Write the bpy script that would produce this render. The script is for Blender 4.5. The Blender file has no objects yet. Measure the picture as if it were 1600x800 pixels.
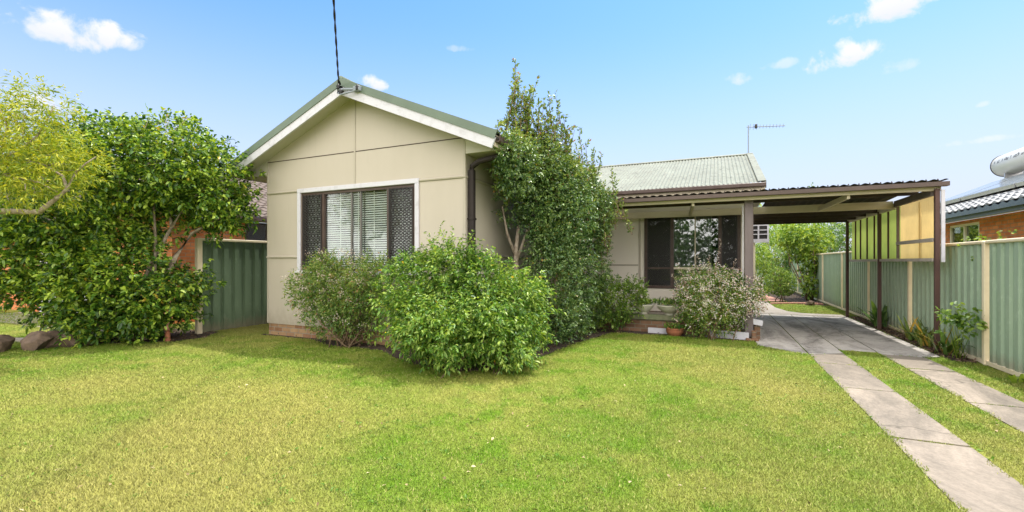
import bpy, bmesh, math, random
import numpy as np
from mathutils import Vector, Matrix
R = math.radians
random.seed(7); RNG = np.random.default_rng(11)
sc = bpy.context.scene
COL = sc.collection
H_EYE = 1.505; YAW = math.atan(320/711.0); SN, CS = math.sin(YAW), math.cos(YAW)
RGT = np.array([CS, SN, 0.0]); FWD = np.array([-SN, CS, 0.0]); UPV = np.array([0, 0, 1.0])

def at(px, py, d):
    """survey point: photo pixel at distance d metres along the viewing axis -> world point"""
    return FWD*d + RGT*((px-800)/711.0*d) + UPV*(H_EYE + (409-py)/711.0*d)

def L(r, g, b):
    f = lambda v: (v/255/12.92) if v/255 <= 0.04045 else ((v/255+0.055)/1.055)**2.4
    return (f(r), f(g), f(b), 1)

# ------------------------------------------------------------------ materials
def new_mat(name):
    m = bpy.data.materials.new(name); m.use_nodes = True
    nt = m.node_tree; nt.nodes.clear()
    return m, nt, nt.nodes, nt.links

def N(nodes, t, **kw):
    n = nodes.new(t)
    for k, v in kw.items():
        if k in n.inputs: n.inputs[k].default_value = v
        else: setattr(n, k, v)
    return n

def mixc(nt, fac, a, b, blend='MIX'):
    n = nt.nodes.new('ShaderNodeMix'); n.data_type = 'RGBA'; n.blend_type = blend
    n.clamp_factor = True
    for s, v in ((0, fac), (6, a), (7, b)):
        if hasattr(v, 'is_output'): nt.links.new(v, n.inputs[s])
        else: n.inputs[s].default_value = v
    return n.outputs[2]

def ramp(nt, v, p0, p1, c0=(0, 0, 0, 1), c1=(1, 1, 1, 1)):
    n = nt.nodes.new('ShaderNodeValToRGB')
    n.color_ramp.elements[0].position = p0; n.color_ramp.elements[0].color = c0
    n.color_ramp.elements[1].position = p1; n.color_ramp.elements[1].color = c1
    nt.links.new(v, n.inputs[0]); return n.outputs[0]

def noise(nt, scale, detail=4, rough=0.6, vec=None, dist=0.0):
    n = nt.nodes.new('ShaderNodeTexNoise'); n.inputs['Scale'].default_value = scale
    n.inputs['Detail'].default_value = detail; n.inputs['Roughness'].default_value = rough
    n.inputs['Distortion'].default_value = dist
    if vec is None:
        vec = nt.nodes.new('ShaderNodeNewGeometry').outputs['Position']
    nt.links.new(vec, n.inputs['Vector']); return n.outputs['Fac']

def scaled(nt, s):
    g = nt.nodes.new('ShaderNodeNewGeometry'); m = nt.nodes.new('ShaderNodeVectorMath'); m.operation = 'MULTIPLY'
    nt.links.new(g.outputs['Position'], m.inputs[0]); m.inputs[1].default_value = s
    return m.outputs[0]

def finish(nt, color, rough=0.6, metal=0.0, spec=0.5, bump=None, bstr=0.2, bdist=0.01, transl=0.0, tcol=None):
    p = nt.nodes.new('ShaderNodeBsdfPrincipled'); o = nt.nodes.new('ShaderNodeOutputMaterial')
    if hasattr(color, 'is_output'): nt.links.new(color, p.inputs['Base Color'])
    else: p.inputs['Base Color'].default_value = color
    p.inputs['Roughness'].default_value = rough; p.inputs['Metallic'].default_value = metal
    p.inputs['Specular IOR Level'].default_value = spec
    if bump is not None:
        b = nt.nodes.new('ShaderNodeBump'); b.inputs['Strength'].default_value = bstr; b.inputs['Distance'].default_value = bdist
        nt.links.new(bump, b.inputs['Height']); nt.links.new(b.outputs[0], p.inputs['Normal'])
    out = p.outputs[0]
    if transl > 0:
        t = nt.nodes.new('ShaderNodeBsdfTranslucent')
        tc = tcol if tcol is not None else color
        if hasattr(tc, 'is_output'): nt.links.new(tc, t.inputs['Color'])
        else: t.inputs['Color'].default_value = tc
        mx = nt.nodes.new('ShaderNodeMixShader'); mx.inputs[0].default_value = transl
        nt.links.new(out, mx.inputs[1]); nt.links.new(t.outputs[0], mx.inputs[2]); out = mx.outputs[0]
    nt.links.new(out, o.inputs['Surface'])
    return p

def paint(name, c, c2=None, scale=3.0, lo=0.4, hi=0.75, rough=0.55, metal=0.0, spec=0.4, fine=60, bstr=0.08, amount=0.6, stretch=None, transl=0.0, splash=False):
    m, nt, nd, lk = new_mat(name)
    if c2 is None: c2 = tuple(v*0.8 for v in c[:3]) + (1,)
    vec = scaled(nt, stretch) if stretch else None
    f = noise(nt, scale, 6, 0.65, vec)
    col = mixc(nt, ramp(nt, f, lo, hi), c, tuple(c[i]*(1-amount)+c2[i]*amount for i in range(3)) + (1,))
    if splash:
        g = nd.new('ShaderNodeNewGeometry'); sp = nd.new('ShaderNodeSeparateXYZ'); lk.new(g.outputs['Position'], sp.inputs[0])
        f2 = noise(nt, 7, 5, .7, scaled(nt, (1, 1, .5)))
        w = nd.new('ShaderNodeMath'); w.operation = 'MULTIPLY_ADD'; w.inputs[1].default_value = -.7; lk.new(f2, w.inputs[0]); lk.new(sp.outputs[2], w.inputs[2])
        mr = nd.new('ShaderNodeMapRange'); mr.inputs[1].default_value = .22; mr.inputs[2].default_value = -.12; mr.inputs[4].default_value = .5; lk.new(w.outputs[0], mr.inputs[0])
        col = mixc(nt, mr.outputs[0], col, (.27, .23, .17, 1))
        dr = noise(nt, 2.2, 5, .7, scaled(nt, (5, 5, .25)))
        col = mixc(nt, ramp(nt, dr, .60, .82, (0, 0, 0, 1), (.35, .35, .35, 1)), col, (.33, .30, .25, 1))
    fb = noise(nt, fine, 3)
    finish(nt, col, rough, metal, spec, fb, bstr, 0.005, transl)
    return m

def fence_paint(name, c, c2, *a, **kw):
    # baked enamel with chalky fading and soil splash along the foot
    m, nt, nd, lk = new_mat(name)
    f = noise(nt, 1.1, 6, .65, scaled(nt, (1, 1, .35))); f2 = noise(nt, 9, 5, .7, scaled(nt, (1, 1, .5)))
    col = mixc(nt, ramp(nt, f, .35, .7), c, c2)
    col = mixc(nt, ramp(nt, f2, .55, .8), col, tuple(v*1.25+.02 for v in c[:3])+(1,))
    g = nd.new('ShaderNodeNewGeometry'); sp = nd.new('ShaderNodeSeparateXYZ'); lk.new(g.outputs['Position'], sp.inputs[0])
    w = nd.new('ShaderNodeMath'); w.operation = 'MULTIPLY_ADD'; w.inputs[1].default_value = -.45; lk.new(f2, w.inputs[0]); lk.new(sp.outputs[2], w.inputs[2])
    mr = nd.new('ShaderNodeMapRange'); mr.inputs[1].default_value = .04; mr.inputs[2].default_value = -.16; mr.inputs[4].default_value = .6; lk.new(w.outputs[0], mr.inputs[0])
    col = mixc(nt, mr.outputs[0], col, (.20, .16, .11, 1))
    finish(nt, col, .45, 0, .4, f2, .04, .004)
    return m

def leaf_mat(name, dark, mid, light, rough=0.45, transl=0.3, spec=0.4, dead=None, dead_amt=0.03, patch=1.2, pos=(0.0, 0.45, 1.0), glow=(1.5, 1.35, 0.55, 1)):
    m, nt, nd, lk = new_mat(name)
    g = nd.new('ShaderNodeNewGeometry')
    n = nd.new('ShaderNodeValToRGB'); cr = n.color_ramp
    cr.elements[0].position = pos[0]; cr.elements[0].color = dark
    cr.elements[1].position = pos[2]; cr.elements[1].color = light
    e = cr.elements.new(pos[1]); e.color = mid
    f = noise(nt, patch, 3, 0.6)
    ad = nd.new('ShaderNodeMath'); ad.operation = 'MULTIPLY_ADD'; ad.inputs[1].default_value = 1.1; ad.inputs[2].default_value = -0.55
    lk.new(f, ad.inputs[0])
    ad2 = nd.new('ShaderNodeMath'); ad2.operation = 'ADD'; ad2.use_clamp = True
    lk.new(ad.outputs[0], ad2.inputs[0]); lk.new(g.outputs['Random Per Island'], ad2.inputs[1])
    lk.new(ad2.outputs[0], n.inputs[0]); c = n.outputs[0]
    if dead:
        wn = nd.new('ShaderNodeTexWhiteNoise'); wn.noise_dimensions = '1D'; lk.new(g.outputs['Random Per Island'], wn.inputs['W'])
        lt = nd.new('ShaderNodeMath'); lt.operation = 'LESS_THAN'; lt.inputs[1].default_value = dead_amt
        lk.new(wn.outputs['Value'], lt.inputs[0]); c = mixc(nt, lt.outputs[0], c, dead)
    tcol = mixc(nt, 1.0, c, glow, 'MULTIPLY')
    finish(nt, c, rough, 0, spec, transl=transl, tcol=tcol)
    return m

def brick_mat(name, c1, c2, mortar, bw=0.23, bh=0.076, ms=0.010, rough=0.85):
    m, nt, nd, lk = new_mat(name)
    g = nd.new('ShaderNodeNewGeometry')
    sp = nd.new('ShaderNodeSeparateXYZ'); lk.new(g.outputs['Position'], sp.inputs[0])
    sn = nd.new('ShaderNodeSeparateXYZ'); lk.new(g.outputs['True Normal'], sn.inputs[0])
    ab = nd.new('ShaderNodeMath'); ab.operation = 'ABSOLUTE'; lk.new(sn.outputs[0], ab.inputs[0])
    gt = nd.new('ShaderNodeMath'); gt.operation = 'GREATER_THAN'; gt.inputs[1].default_value = 0.5; lk.new(ab.outputs[0], gt.inputs[0])
    mx = nd.new('ShaderNodeMix'); lk.new(gt.outputs[0], mx.inputs[0]); lk.new(sp.outputs[0], mx.inputs[2]); lk.new(sp.outputs[1], mx.inputs[3])
    cb = nd.new('ShaderNodeCombineXYZ'); lk.new(mx.outputs[0], cb.inputs[0]); lk.new(sp.outputs[2], cb.inputs[1])
    b = nd.new('ShaderNodeTexBrick'); lk.new(cb.outputs[0], b.inputs['Vector'])
    b.inputs['Color1'].default_value = c1; b.inputs['Color2'].default_value = c2; b.inputs['Mortar'].default_value = mortar
    b.inputs['Scale'].default_value = 1.0; b.inputs['Brick Width'].default_value = bw; b.inputs['Row Height'].default_value = bh + ms
    b.inputs['Mortar Size'].default_value = ms; b.inputs['Bias'].default_value = 0.0; b.inputs['Mortar Smooth'].default_value = 0.2
    f = noise(nt, 6, 5)
    c = mixc(nt, ramp(nt, f, 0.35, 0.75), b.outputs['Color'], mixc(nt, 1.0, b.outputs['Color'], (0.72, 0.68, 0.62, 1), 'MULTIPLY'))
    iv = nd.new('ShaderNodeMath'); iv.operation = 'SUBTRACT'; iv.inputs[0].default_value = 1.0; lk.new(b.outputs['Fac'], iv.inputs[1])
    finish(nt, c, rough, 0, 0.2, iv.outputs[0], 0.6, 0.008)
    return m

def concrete_mat(name, light, dark, stain, sfrom=0.45, sto=0.62, slab_stain=False):
    m, nt, nd, lk = new_mat(name)
    f1 = noise(nt, 1.3, 7, 0.7); f2 = noise(nt, 40, 4, 0.7); f3 = noise(nt, 0.8, 6, 0.75, scaled(nt, (1.2, 0.5, 1)), 1.0)
    c = mixc(nt, ramp(nt, f1, 0.35, 0.7), light, dark)
    c = mixc(nt, ramp(nt, f3, sfrom, sto), c, stain)
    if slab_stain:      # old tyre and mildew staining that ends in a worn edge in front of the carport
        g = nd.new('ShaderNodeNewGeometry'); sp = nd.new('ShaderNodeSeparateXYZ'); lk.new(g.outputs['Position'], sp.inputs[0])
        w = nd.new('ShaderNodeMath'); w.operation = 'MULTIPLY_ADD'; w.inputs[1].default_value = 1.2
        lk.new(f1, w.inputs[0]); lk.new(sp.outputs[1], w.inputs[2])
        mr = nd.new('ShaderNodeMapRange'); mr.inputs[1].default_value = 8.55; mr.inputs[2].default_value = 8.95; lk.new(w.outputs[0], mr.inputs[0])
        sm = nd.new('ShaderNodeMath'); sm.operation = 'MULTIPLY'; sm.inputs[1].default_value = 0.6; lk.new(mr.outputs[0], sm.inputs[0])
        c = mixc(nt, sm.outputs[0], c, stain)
    c = mixc(nt, 0.35, c, ramp(nt, f2, 0.3, 0.7, (0.25, 0.25, 0.25, 1), (1, 1, 1, 1)), 'MULTIPLY')
    v = nd.new('ShaderNodeTexVoronoi'); v.feature = 'DISTANCE_TO_EDGE'; v.inputs['Scale'].default_value = 0.33; v.inputs['Randomness'].default_value = 1
    wv = nd.new('ShaderNodeVectorMath'); wv.operation = 'ADD'; g2 = nd.new('ShaderNodeNewGeometry')
    nn = nd.new('ShaderNodeTexNoise'); nn.inputs['Scale'].default_value = 5; lk.new(g2.outputs['Position'], nn.inputs['Vector'])
    sc2 = nd.new('ShaderNodeVectorMath'); sc2.operation = 'SCALE'; sc2.inputs['Scale'].default_value = 0.25; lk.new(nn.outputs['Color'], sc2.inputs[0])
    lk.new(g2.outputs['Position'], wv.inputs[0]); lk.new(sc2.outputs[0], wv.inputs[1]); lk.new(wv.outputs[0], v.inputs['Vector'])
    c = mixc(nt, ramp(nt, v.outputs['Distance'], 0.0, 0.006, (0.55, 0.55, 0.55, 1), (0, 0, 0, 1)), c, (0.06, 0.055, 0.045, 1))
    finish(nt, c, 0.9, 0, 0.2, f2, 0.35, 0.01)
    return m

M = {}
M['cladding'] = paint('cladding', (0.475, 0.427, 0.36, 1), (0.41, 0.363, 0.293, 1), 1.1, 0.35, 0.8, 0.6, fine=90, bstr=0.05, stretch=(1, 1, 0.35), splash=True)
M['cladding_shade_lift'] = paint('cladding_shade_lift', (0.76, 0.71, 0.62, 1), (0.68, 0.63, 0.54, 1), 1.1, 0.35, 0.8, 0.6, fine=90, bstr=0.05)  # cladding lightened in its colour to make up for the dark verandah shade
M['cladding_trim'] = paint('cladding_trim', (0.42, 0.38, 0.31, 1), None, 4, amount=0.4)
M['soffit'] = paint('soffit', (0.50, 0.47, 0.40, 1), (0.38, 0.355, 0.30, 1), 2.0, amount=0.4)
M['white_paint'] = paint('white_paint', (0.56, 0.555, 0.61, 1), (0.34, 0.33, 0.34, 1), 7, 0.5, 0.75, amount=0.6)
M['white_sill'] = paint('white_sill', (0.72, 0.72, 0.74, 1), (0.30, 0.30, 0.32, 1), 25, 0.42, 0.7, amount=0.8)
M['cream_beam'] = paint('cream_beam', (0.60, 0.53, 0.40, 1), (0.35, 0.28, 0.2, 1), 4, 0.5, 0.8, amount=0.6, stretch=(0.4, 1, 3))
M['brown_metal'] = paint('brown_metal', L(72, 56, 50), L(105, 92, 86), 5, rough=0.45, amount=0.5)
M['dark_brown'] = paint('dark_brown', L(42, 34, 32), L(32, 26, 25), 5, rough=0.7)
M['grey_metal'] = paint('grey_metal', L(112, 110, 106), None, 5, rough=0.45)
M['brown_post'] = paint('brown_post', L(84, 60, 54), L(52, 38, 33), 9, rough=0.6, stretch=(1, 1, 0.3))
M['mauve_post'] = paint('mauve_post', L(112, 102, 102), L(84, 74, 72), 6, rough=0.6, stretch=(1, 1, 0.3))
M['grey_rail'] = paint('grey_rail', L(176, 168, 162), L(140, 130, 122), 4, rough=0.7)
M['dark_timber'] = paint('dark_timber', L(70, 58, 50), L(45, 38, 34), 6, rough=0.8)
M['gutter_brown'] = paint('gutter_brown', L(92, 78, 72), L(62, 50, 46), 3, rough=0.5, stretch=(0.5, 1, 1))
M['roof_green'] = paint('roof_green', L(100, 115, 100), L(84, 97, 84), 2.5, rough=0.5, amount=0.7)
M['dark_grille'] = paint('dark_grille', (0.03, 0.027, 0.027, 1), None, 5, rough=0.5)
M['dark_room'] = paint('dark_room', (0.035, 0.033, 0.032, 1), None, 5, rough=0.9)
M['blind_white'] = paint('blind_white', (0.74, 0.76, 0.74, 1), None, 5, rough=0.5, amount=0.2)
M['curtain'] = paint('curtain', (0.5, 0.51, 0.48, 1), None, 5, rough=0.9)
M['fence_green'] = fence_paint('fence_green', L(152, 171, 148), L(132, 153, 130), 1.2, 0.35, 0.7, rough=0.45, fine=30, bstr=0.03, amount=0.7, stretch=(1, 1, 0.4))
M['fence_dark_green'] = fence_paint('fence_dark_green', L(90, 107, 84), L(76, 94, 72), 1.2, rough=0.5, bstr=0.03)
M['fence_cream'] = paint('fence_cream', L(228, 214, 184), L(196, 180, 150), 3, rough=0.5)
M['fence_pale'] = paint('fence_pale', L(176, 192, 186), L(150, 168, 160), 1, rough=0.5)
M['slate_gutter'] = paint('slate_gutter', L(92, 106, 112), L(74, 88, 94), 2, rough=0.4)
M['tile_roof'] = paint('tile_roof', L(168, 168, 166), L(110, 110, 110), 7, 0.35, 0.65, rough=0.6, amount=0.8)
M['tile_brown'] = paint('tile_brown', L(104, 92, 84), L(76, 66, 60), 7, rough=0.8)
M['steel'] = paint('steel', (0.5, 0.5, 0.5, 1), None, 6, rough=0.35, metal=0.9)
M['tank_white'] = paint('tank_white', (0.66, 0.65, 0.6, 1), None, 2, rough=0.35, amount=0.3)
M['solar_dark'] = paint('solar_dark', (0.16, 0.18, 0.20, 1), None, 2, rough=0.15, spec=0.8)
M['black_rubber'] = paint('black_rubber', (0.02, 0.02, 0.022, 1), None, 5, rough=0.5)
M['wire_grey'] = paint('wire_grey', (0.22, 0.25, 0.28, 1), None, 5)
M['bark'] = paint('bark', L(124, 104, 82), L(84, 68, 52), 14, 0.35, 0.65, rough=0.9, fine=50, bstr=0.5, amount=0.9)
M['bark_pale'] = paint('bark_pale', L(168, 156, 140), L(108, 92, 76), 16, 0.35, 0.65, rough=0.9, fine=40, bstr=0.5, amount=0.9)
M['rock'] = paint('rock', L(116, 98, 82), L(66, 54, 47), 5, 0.35, 0.65, rough=0.9, fine=22, bstr=0.7, amount=0.95)
M['terracotta'] = paint('terracotta', L(164, 104, 76), L(120, 84, 66), 7, rough=0.8)
M['pot_stone'] = paint('pot_stone', L(206, 202, 192), L(164, 158, 146), 7, rough=0.8)
M['moss_timber'] = paint('moss_timber', L(128, 128, 104), L(92, 104, 72), 7, 0.4, 0.65, rough=0.9, amount=0.9)
M['soil'] = paint('soil', (0.075, 0.052, 0.036, 1), (0.025, 0.018, 0.013, 1), 9, 0.35, 0.65, rough=1.0, fine=35, bstr=0.9, amount=0.9)
M['mulch'] = leaf_mat('mulch', (0.04, 0.026, 0.018, 1), (0.12, 0.075, 0.05, 1), (0.26, 0.19, 0.13, 1), 0.9, 0.0, 0.1)
M['brick_base'] = brick_mat('brick_base', L(176, 146, 112), L(140, 104, 80), L(150, 138, 122))
M['brick_brown'] = brick_mat('brick_brown', L(134, 104, 84), L(104, 80, 64), L(128, 118, 104))
M['brick_orange'] = brick_mat('brick_orange', L(236, 152, 98), L(206, 120, 74), L(186, 146, 114))
M['brick_path'] = paint('brick_path', L(176, 130, 112), L(136, 96, 82), 8, rough=0.9)
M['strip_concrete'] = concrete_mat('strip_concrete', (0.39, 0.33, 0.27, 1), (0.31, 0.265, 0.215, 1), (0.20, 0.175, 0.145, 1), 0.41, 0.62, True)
M['slab_concrete'] = concrete_mat('slab_concrete', (0.52, 0.49, 0.455, 1), (0.40, 0.375, 0.35, 1), (0.20, 0.185, 0.17, 1), 0.44, 0.62)
M['path_concrete'] = concrete_mat('path_concrete', (0.40, 0.36, 0.31, 1), (0.32, 0.285, 0.25, 1), (0.2, 0.185, 0.17, 1), 0.55, 0.75)
M['ivory'] = paint('ivory', L(232, 224, 200), None, 4, amount=0.2)
M['ceramic_pink'] = paint('ceramic_pink', L(206, 150, 128), L(150, 96, 82), 18)

def sheet_mat(name, c, t):
    m, nt, nd, lk = new_mat(name)
    f = noise(nt, 2.2, 5)
    col = mixc(nt, ramp(nt, f, 0.35, 0.7), c, tuple(v*0.82 for v in c[:3]) + (1,))
    finish(nt, col, 0.45, 0, 0.4, transl=t, tcol=col); return m
M['sheet_yellow'] = sheet_mat('sheet_yellow', L(250, 222, 150), 0.78)
M['sheet_green'] = sheet_mat('sheet_green', L(174, 194, 100), 0.72)

def main_roof_mat():
    m, nt, nd, lk = new_mat('weathered_roof')
    f = noise(nt, 1.2, 6, 0.7); s = noise(nt, 9, 4, 0.55); s2 = noise(nt, 3.0, 5, 0.6, scaled(nt, (6, 0.8, 1)))
    c = mixc(nt, ramp(nt, f, 0.35, 0.7), L(128, 133, 120), L(108, 111, 99))
    c = mixc(nt, ramp(nt, s2, 0.5, 0.8), c, L(112, 110, 98))
    c = mixc(nt, ramp(nt, s, 0.60, 0.66), c, L(86, 86, 76))
    finish(nt, c, 0.6, 0, 0.3); return m
M['weathered_roof'] = main_roof_mat()

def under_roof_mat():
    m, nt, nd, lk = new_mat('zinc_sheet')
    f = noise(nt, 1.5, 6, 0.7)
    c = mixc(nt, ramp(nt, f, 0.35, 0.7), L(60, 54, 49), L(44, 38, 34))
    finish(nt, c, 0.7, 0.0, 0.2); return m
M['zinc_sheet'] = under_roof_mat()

def glass_mat(name, tint, refl):
    m, nt, nd, lk = new_mat(name)
    t = nd.new('ShaderNodeBsdfTransparent'); t.inputs[0].default_value = tint
    g = nd.new('ShaderNodeBsdfGlossy'); g.inputs['Roughness'].default_value = 0.015; g.inputs[0].default_value = (0.95, 0.97, 1, 1)
    lw = nd.new('ShaderNodeLayerWeight'); lw.inputs['Blend'].default_value = 0.25
    a = nd.new('ShaderNodeMath'); a.operation = 'MULTIPLY_ADD'; a.use_clamp = True; a.inputs[1].default_value = 0.45; a.inputs[2].default_value = refl
    lk.new(lw.outputs['Fresnel'], a.inputs[0])
    mx = nd.new('ShaderNodeMixShader'); lk.new(a.outputs[0], mx.inputs[0]); lk.new(t.outputs[0], mx.inputs[1]); lk.new(g.outputs[0], mx.inputs[2])
    o = nd.new('ShaderNodeOutputMaterial'); lk.new(mx.outputs[0], o.inputs['Surface']); return m
M['glass'] = glass_mat('glass', (0.9, 0.93, 0.91, 1), 0.03)
M['glass_dark'] = glass_mat('glass_dark', (0.6, 0.63, 0.61, 1), 0.13)

def lawn_colors(nt, island):
    f1 = noise(nt, 0.55, 5, 0.65); f2 = noise(nt, 2.6, 4, 0.6); f3 = noise(nt, 0.23, 3, 0.5)
    c = mixc(nt, ramp(nt, f1, 0.40, 0.60), (0.20, 0.30, 0.034, 1), (0.325, 0.355, 0.07, 1))
    c = mixc(nt, ramp(nt, f2, 0.48, 0.62), c, (0.16, 0.285, 0.02, 1))
    c = mixc(nt, ramp(nt, f3, 0.48, 0.64), c, (0.39, 0.375, 0.095, 1))
    if island is not None:
        c = mixc(nt, ramp(nt, island, 0.84, 1.0), c, (0.46, 0.43, 0.15, 1))
        c = mixc(nt, ramp(nt, island, 0.0, 0.5, (0.45, 0.45, 0.45, 1), (0, 0, 0, 1)), c, mixc(nt, 1.0, c, (0.5, 0.62, 0.4, 1), 'MULTIPLY'))
    return c
m, nt, nd, lk = new_mat('lawn_sheet')
c = lawn_colors(nt, None); fd = noise(nt, 55, 3, 0.7)
c = mixc(nt, ramp(nt, fd, 0.38, 0.66), mixc(nt, 1.0, c, (0.45, 0.45, 0.4, 1), 'MULTIPLY'), c)
finish(nt, c, 0.95, 0, 0.1, fd, 0.6, 0.02); M['lawn_sheet'] = m
m, nt, nd, lk = new_mat('grass_blade')
g = nd.new('ShaderNodeNewGeometry'); c = lawn_colors(nt, g.outputs['Random Per Island'])
p = finish(nt, c, 0.6, 0, 0.2, transl=0.25)
va = nd.new('ShaderNodeVectorMath'); va.operation = 'MULTIPLY_ADD'; lk.new(g.outputs['Normal'], va.inputs[0]); va.inputs[1].default_value = (.4, .4, .4); va.inputs[2].default_value = (0, 0, 1)
vn = nd.new('ShaderNodeVectorMath'); vn.operation = 'NORMALIZE'; lk.new(va.outputs[0], vn.inputs[0]); lk.new(vn.outputs[0], p.inputs['Normal'])
M['grass_blade'] = m

M['leaf_hedge'] = leaf_mat('leaf_hedge', (0.024, 0.068, 0.011, 1), (0.085, 0.19, 0.024, 1), (0.42, 0.55, 0.075, 1), 0.33, 0.30, 0.45, dead=(0.45, 0.34, 0.04, 1), dead_amt=0.008)
M['leaf_yellow'] = leaf_mat('leaf_yellow', (0.10, 0.17, 0.018, 1), (0.24, 0.32, 0.026, 1), (0.50, 0.49, 0.045, 1), 0.5, 0.35)
M['leaf_tall'] = leaf_mat('leaf_tall', (0.036, 0.088, 0.030, 1), (0.095, 0.185, 0.055, 1), (0.27, 0.37, 0.12, 1), 0.30, 0.28, 0.65, dead=(0.35, 0.26, 0.06, 1), dead_amt=0.01)
M['leaf_tip'] = leaf_mat('leaf_tip', (0.06, 0.115, 0.026, 1), (0.15, 0.23, 0.045, 1), (0.30, 0.36, 0.08, 1), 0.4, 0.3, 0.4, dead=(0.3, 0.16, 0.08, 1), dead_amt=0.05)
M['leaf_fresh'] = leaf_mat('leaf_fresh', (0.042, 0.115, 0.016, 1), (0.115, 0.245, 0.034, 1), (0.38, 0.50, 0.11, 1), 0.36, 0.34, 0.4, dead=(0.6, 0.42, 0.03, 1), dead_amt=0.002)
M['leaf_pinkish'] = leaf_mat('leaf_pinkish', (0.06, 0.14, 0.03, 1), (0.14, 0.25, 0.05, 1), (0.34, 0.40, 0.12, 1), 0.5, 0.36, dead=(0.4, 0.25, 0.12, 1), dead_amt=0.03)
M['leaf_abelia'] = leaf_mat('leaf_abelia', (0.055, 0.14, 0.025, 1), (0.13, 0.25, 0.045, 1), (0.34, 0.40, 0.10, 1), 0.4, 0.32, dead=(0.38, 0.2, 0.11, 1), dead_amt=0.04)
M['leaf_olive'] = leaf_mat('leaf_olive', (0.045, 0.11, 0.022, 1), (0.12, 0.22, 0.035, 1), (0.28, 0.38, 0.06, 1), 0.45, 0.28)
M['leaf_back'] = leaf_mat('leaf_back', (0.07, 0.15, 0.02, 1), (0.16, 0.28, 0.035, 1), (0.36, 0.45, 0.07, 1), 0.5, 0.35)
M['leaf_back_dark'] = leaf_mat('leaf_back_dark', (0.03, 0.075, 0.022, 1), (0.065, 0.14, 0.03, 1), (0.14, 0.24, 0.05, 1), 0.5, 0.25)
M['leaf_strap'] = leaf_mat('leaf_strap', (0.035, 0.085, 0.018, 1), (0.08, 0.15, 0.03, 1), (0.22, 0.26, 0.05, 1), 0.35, 0.2, dead=(0.5, 0.32, 0.05, 1), dead_amt=0.10)
M['mulch_pale'] = leaf_mat('mulch_pale', (0.10, 0.07, 0.04, 1), (0.26, 0.19, 0.10, 1), (0.50, 0.42, 0.25, 1), 0.9, 0.0, 0.1)
M['leaf_weed'] = leaf_mat('leaf_weed', (0.08, 0.19, 0.02, 1), (0.13, 0.27, 0.028, 1), (0.22, 0.36, 0.04, 1), 0.5, 0.3)
M['petal'] = leaf_mat('petal', (0.78, 0.52, 0.46, 1), (0.86, 0.76, 0.70, 1), (0.88, 0.86, 0.82, 1), 0.6, 0.5, glow=(1.1, 1.1, 1.1, 1))
M['petal_pale'] = leaf_mat('petal_pale', (0.5, 0.36, 0.28, 1), (0.68, 0.56, 0.48, 1), (0.78, 0.72, 0.64, 1), 0.6, 0.5, glow=(1.1, 1.1, 1.1, 1))
M['petal_pink'] = leaf_mat('petal_pink', (0.45, 0.1, 0.2, 1), (0.6, 0.2, 0.3, 1), (0.7, 0.45, 0.5, 1), 0.6, 0.3)

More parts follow.
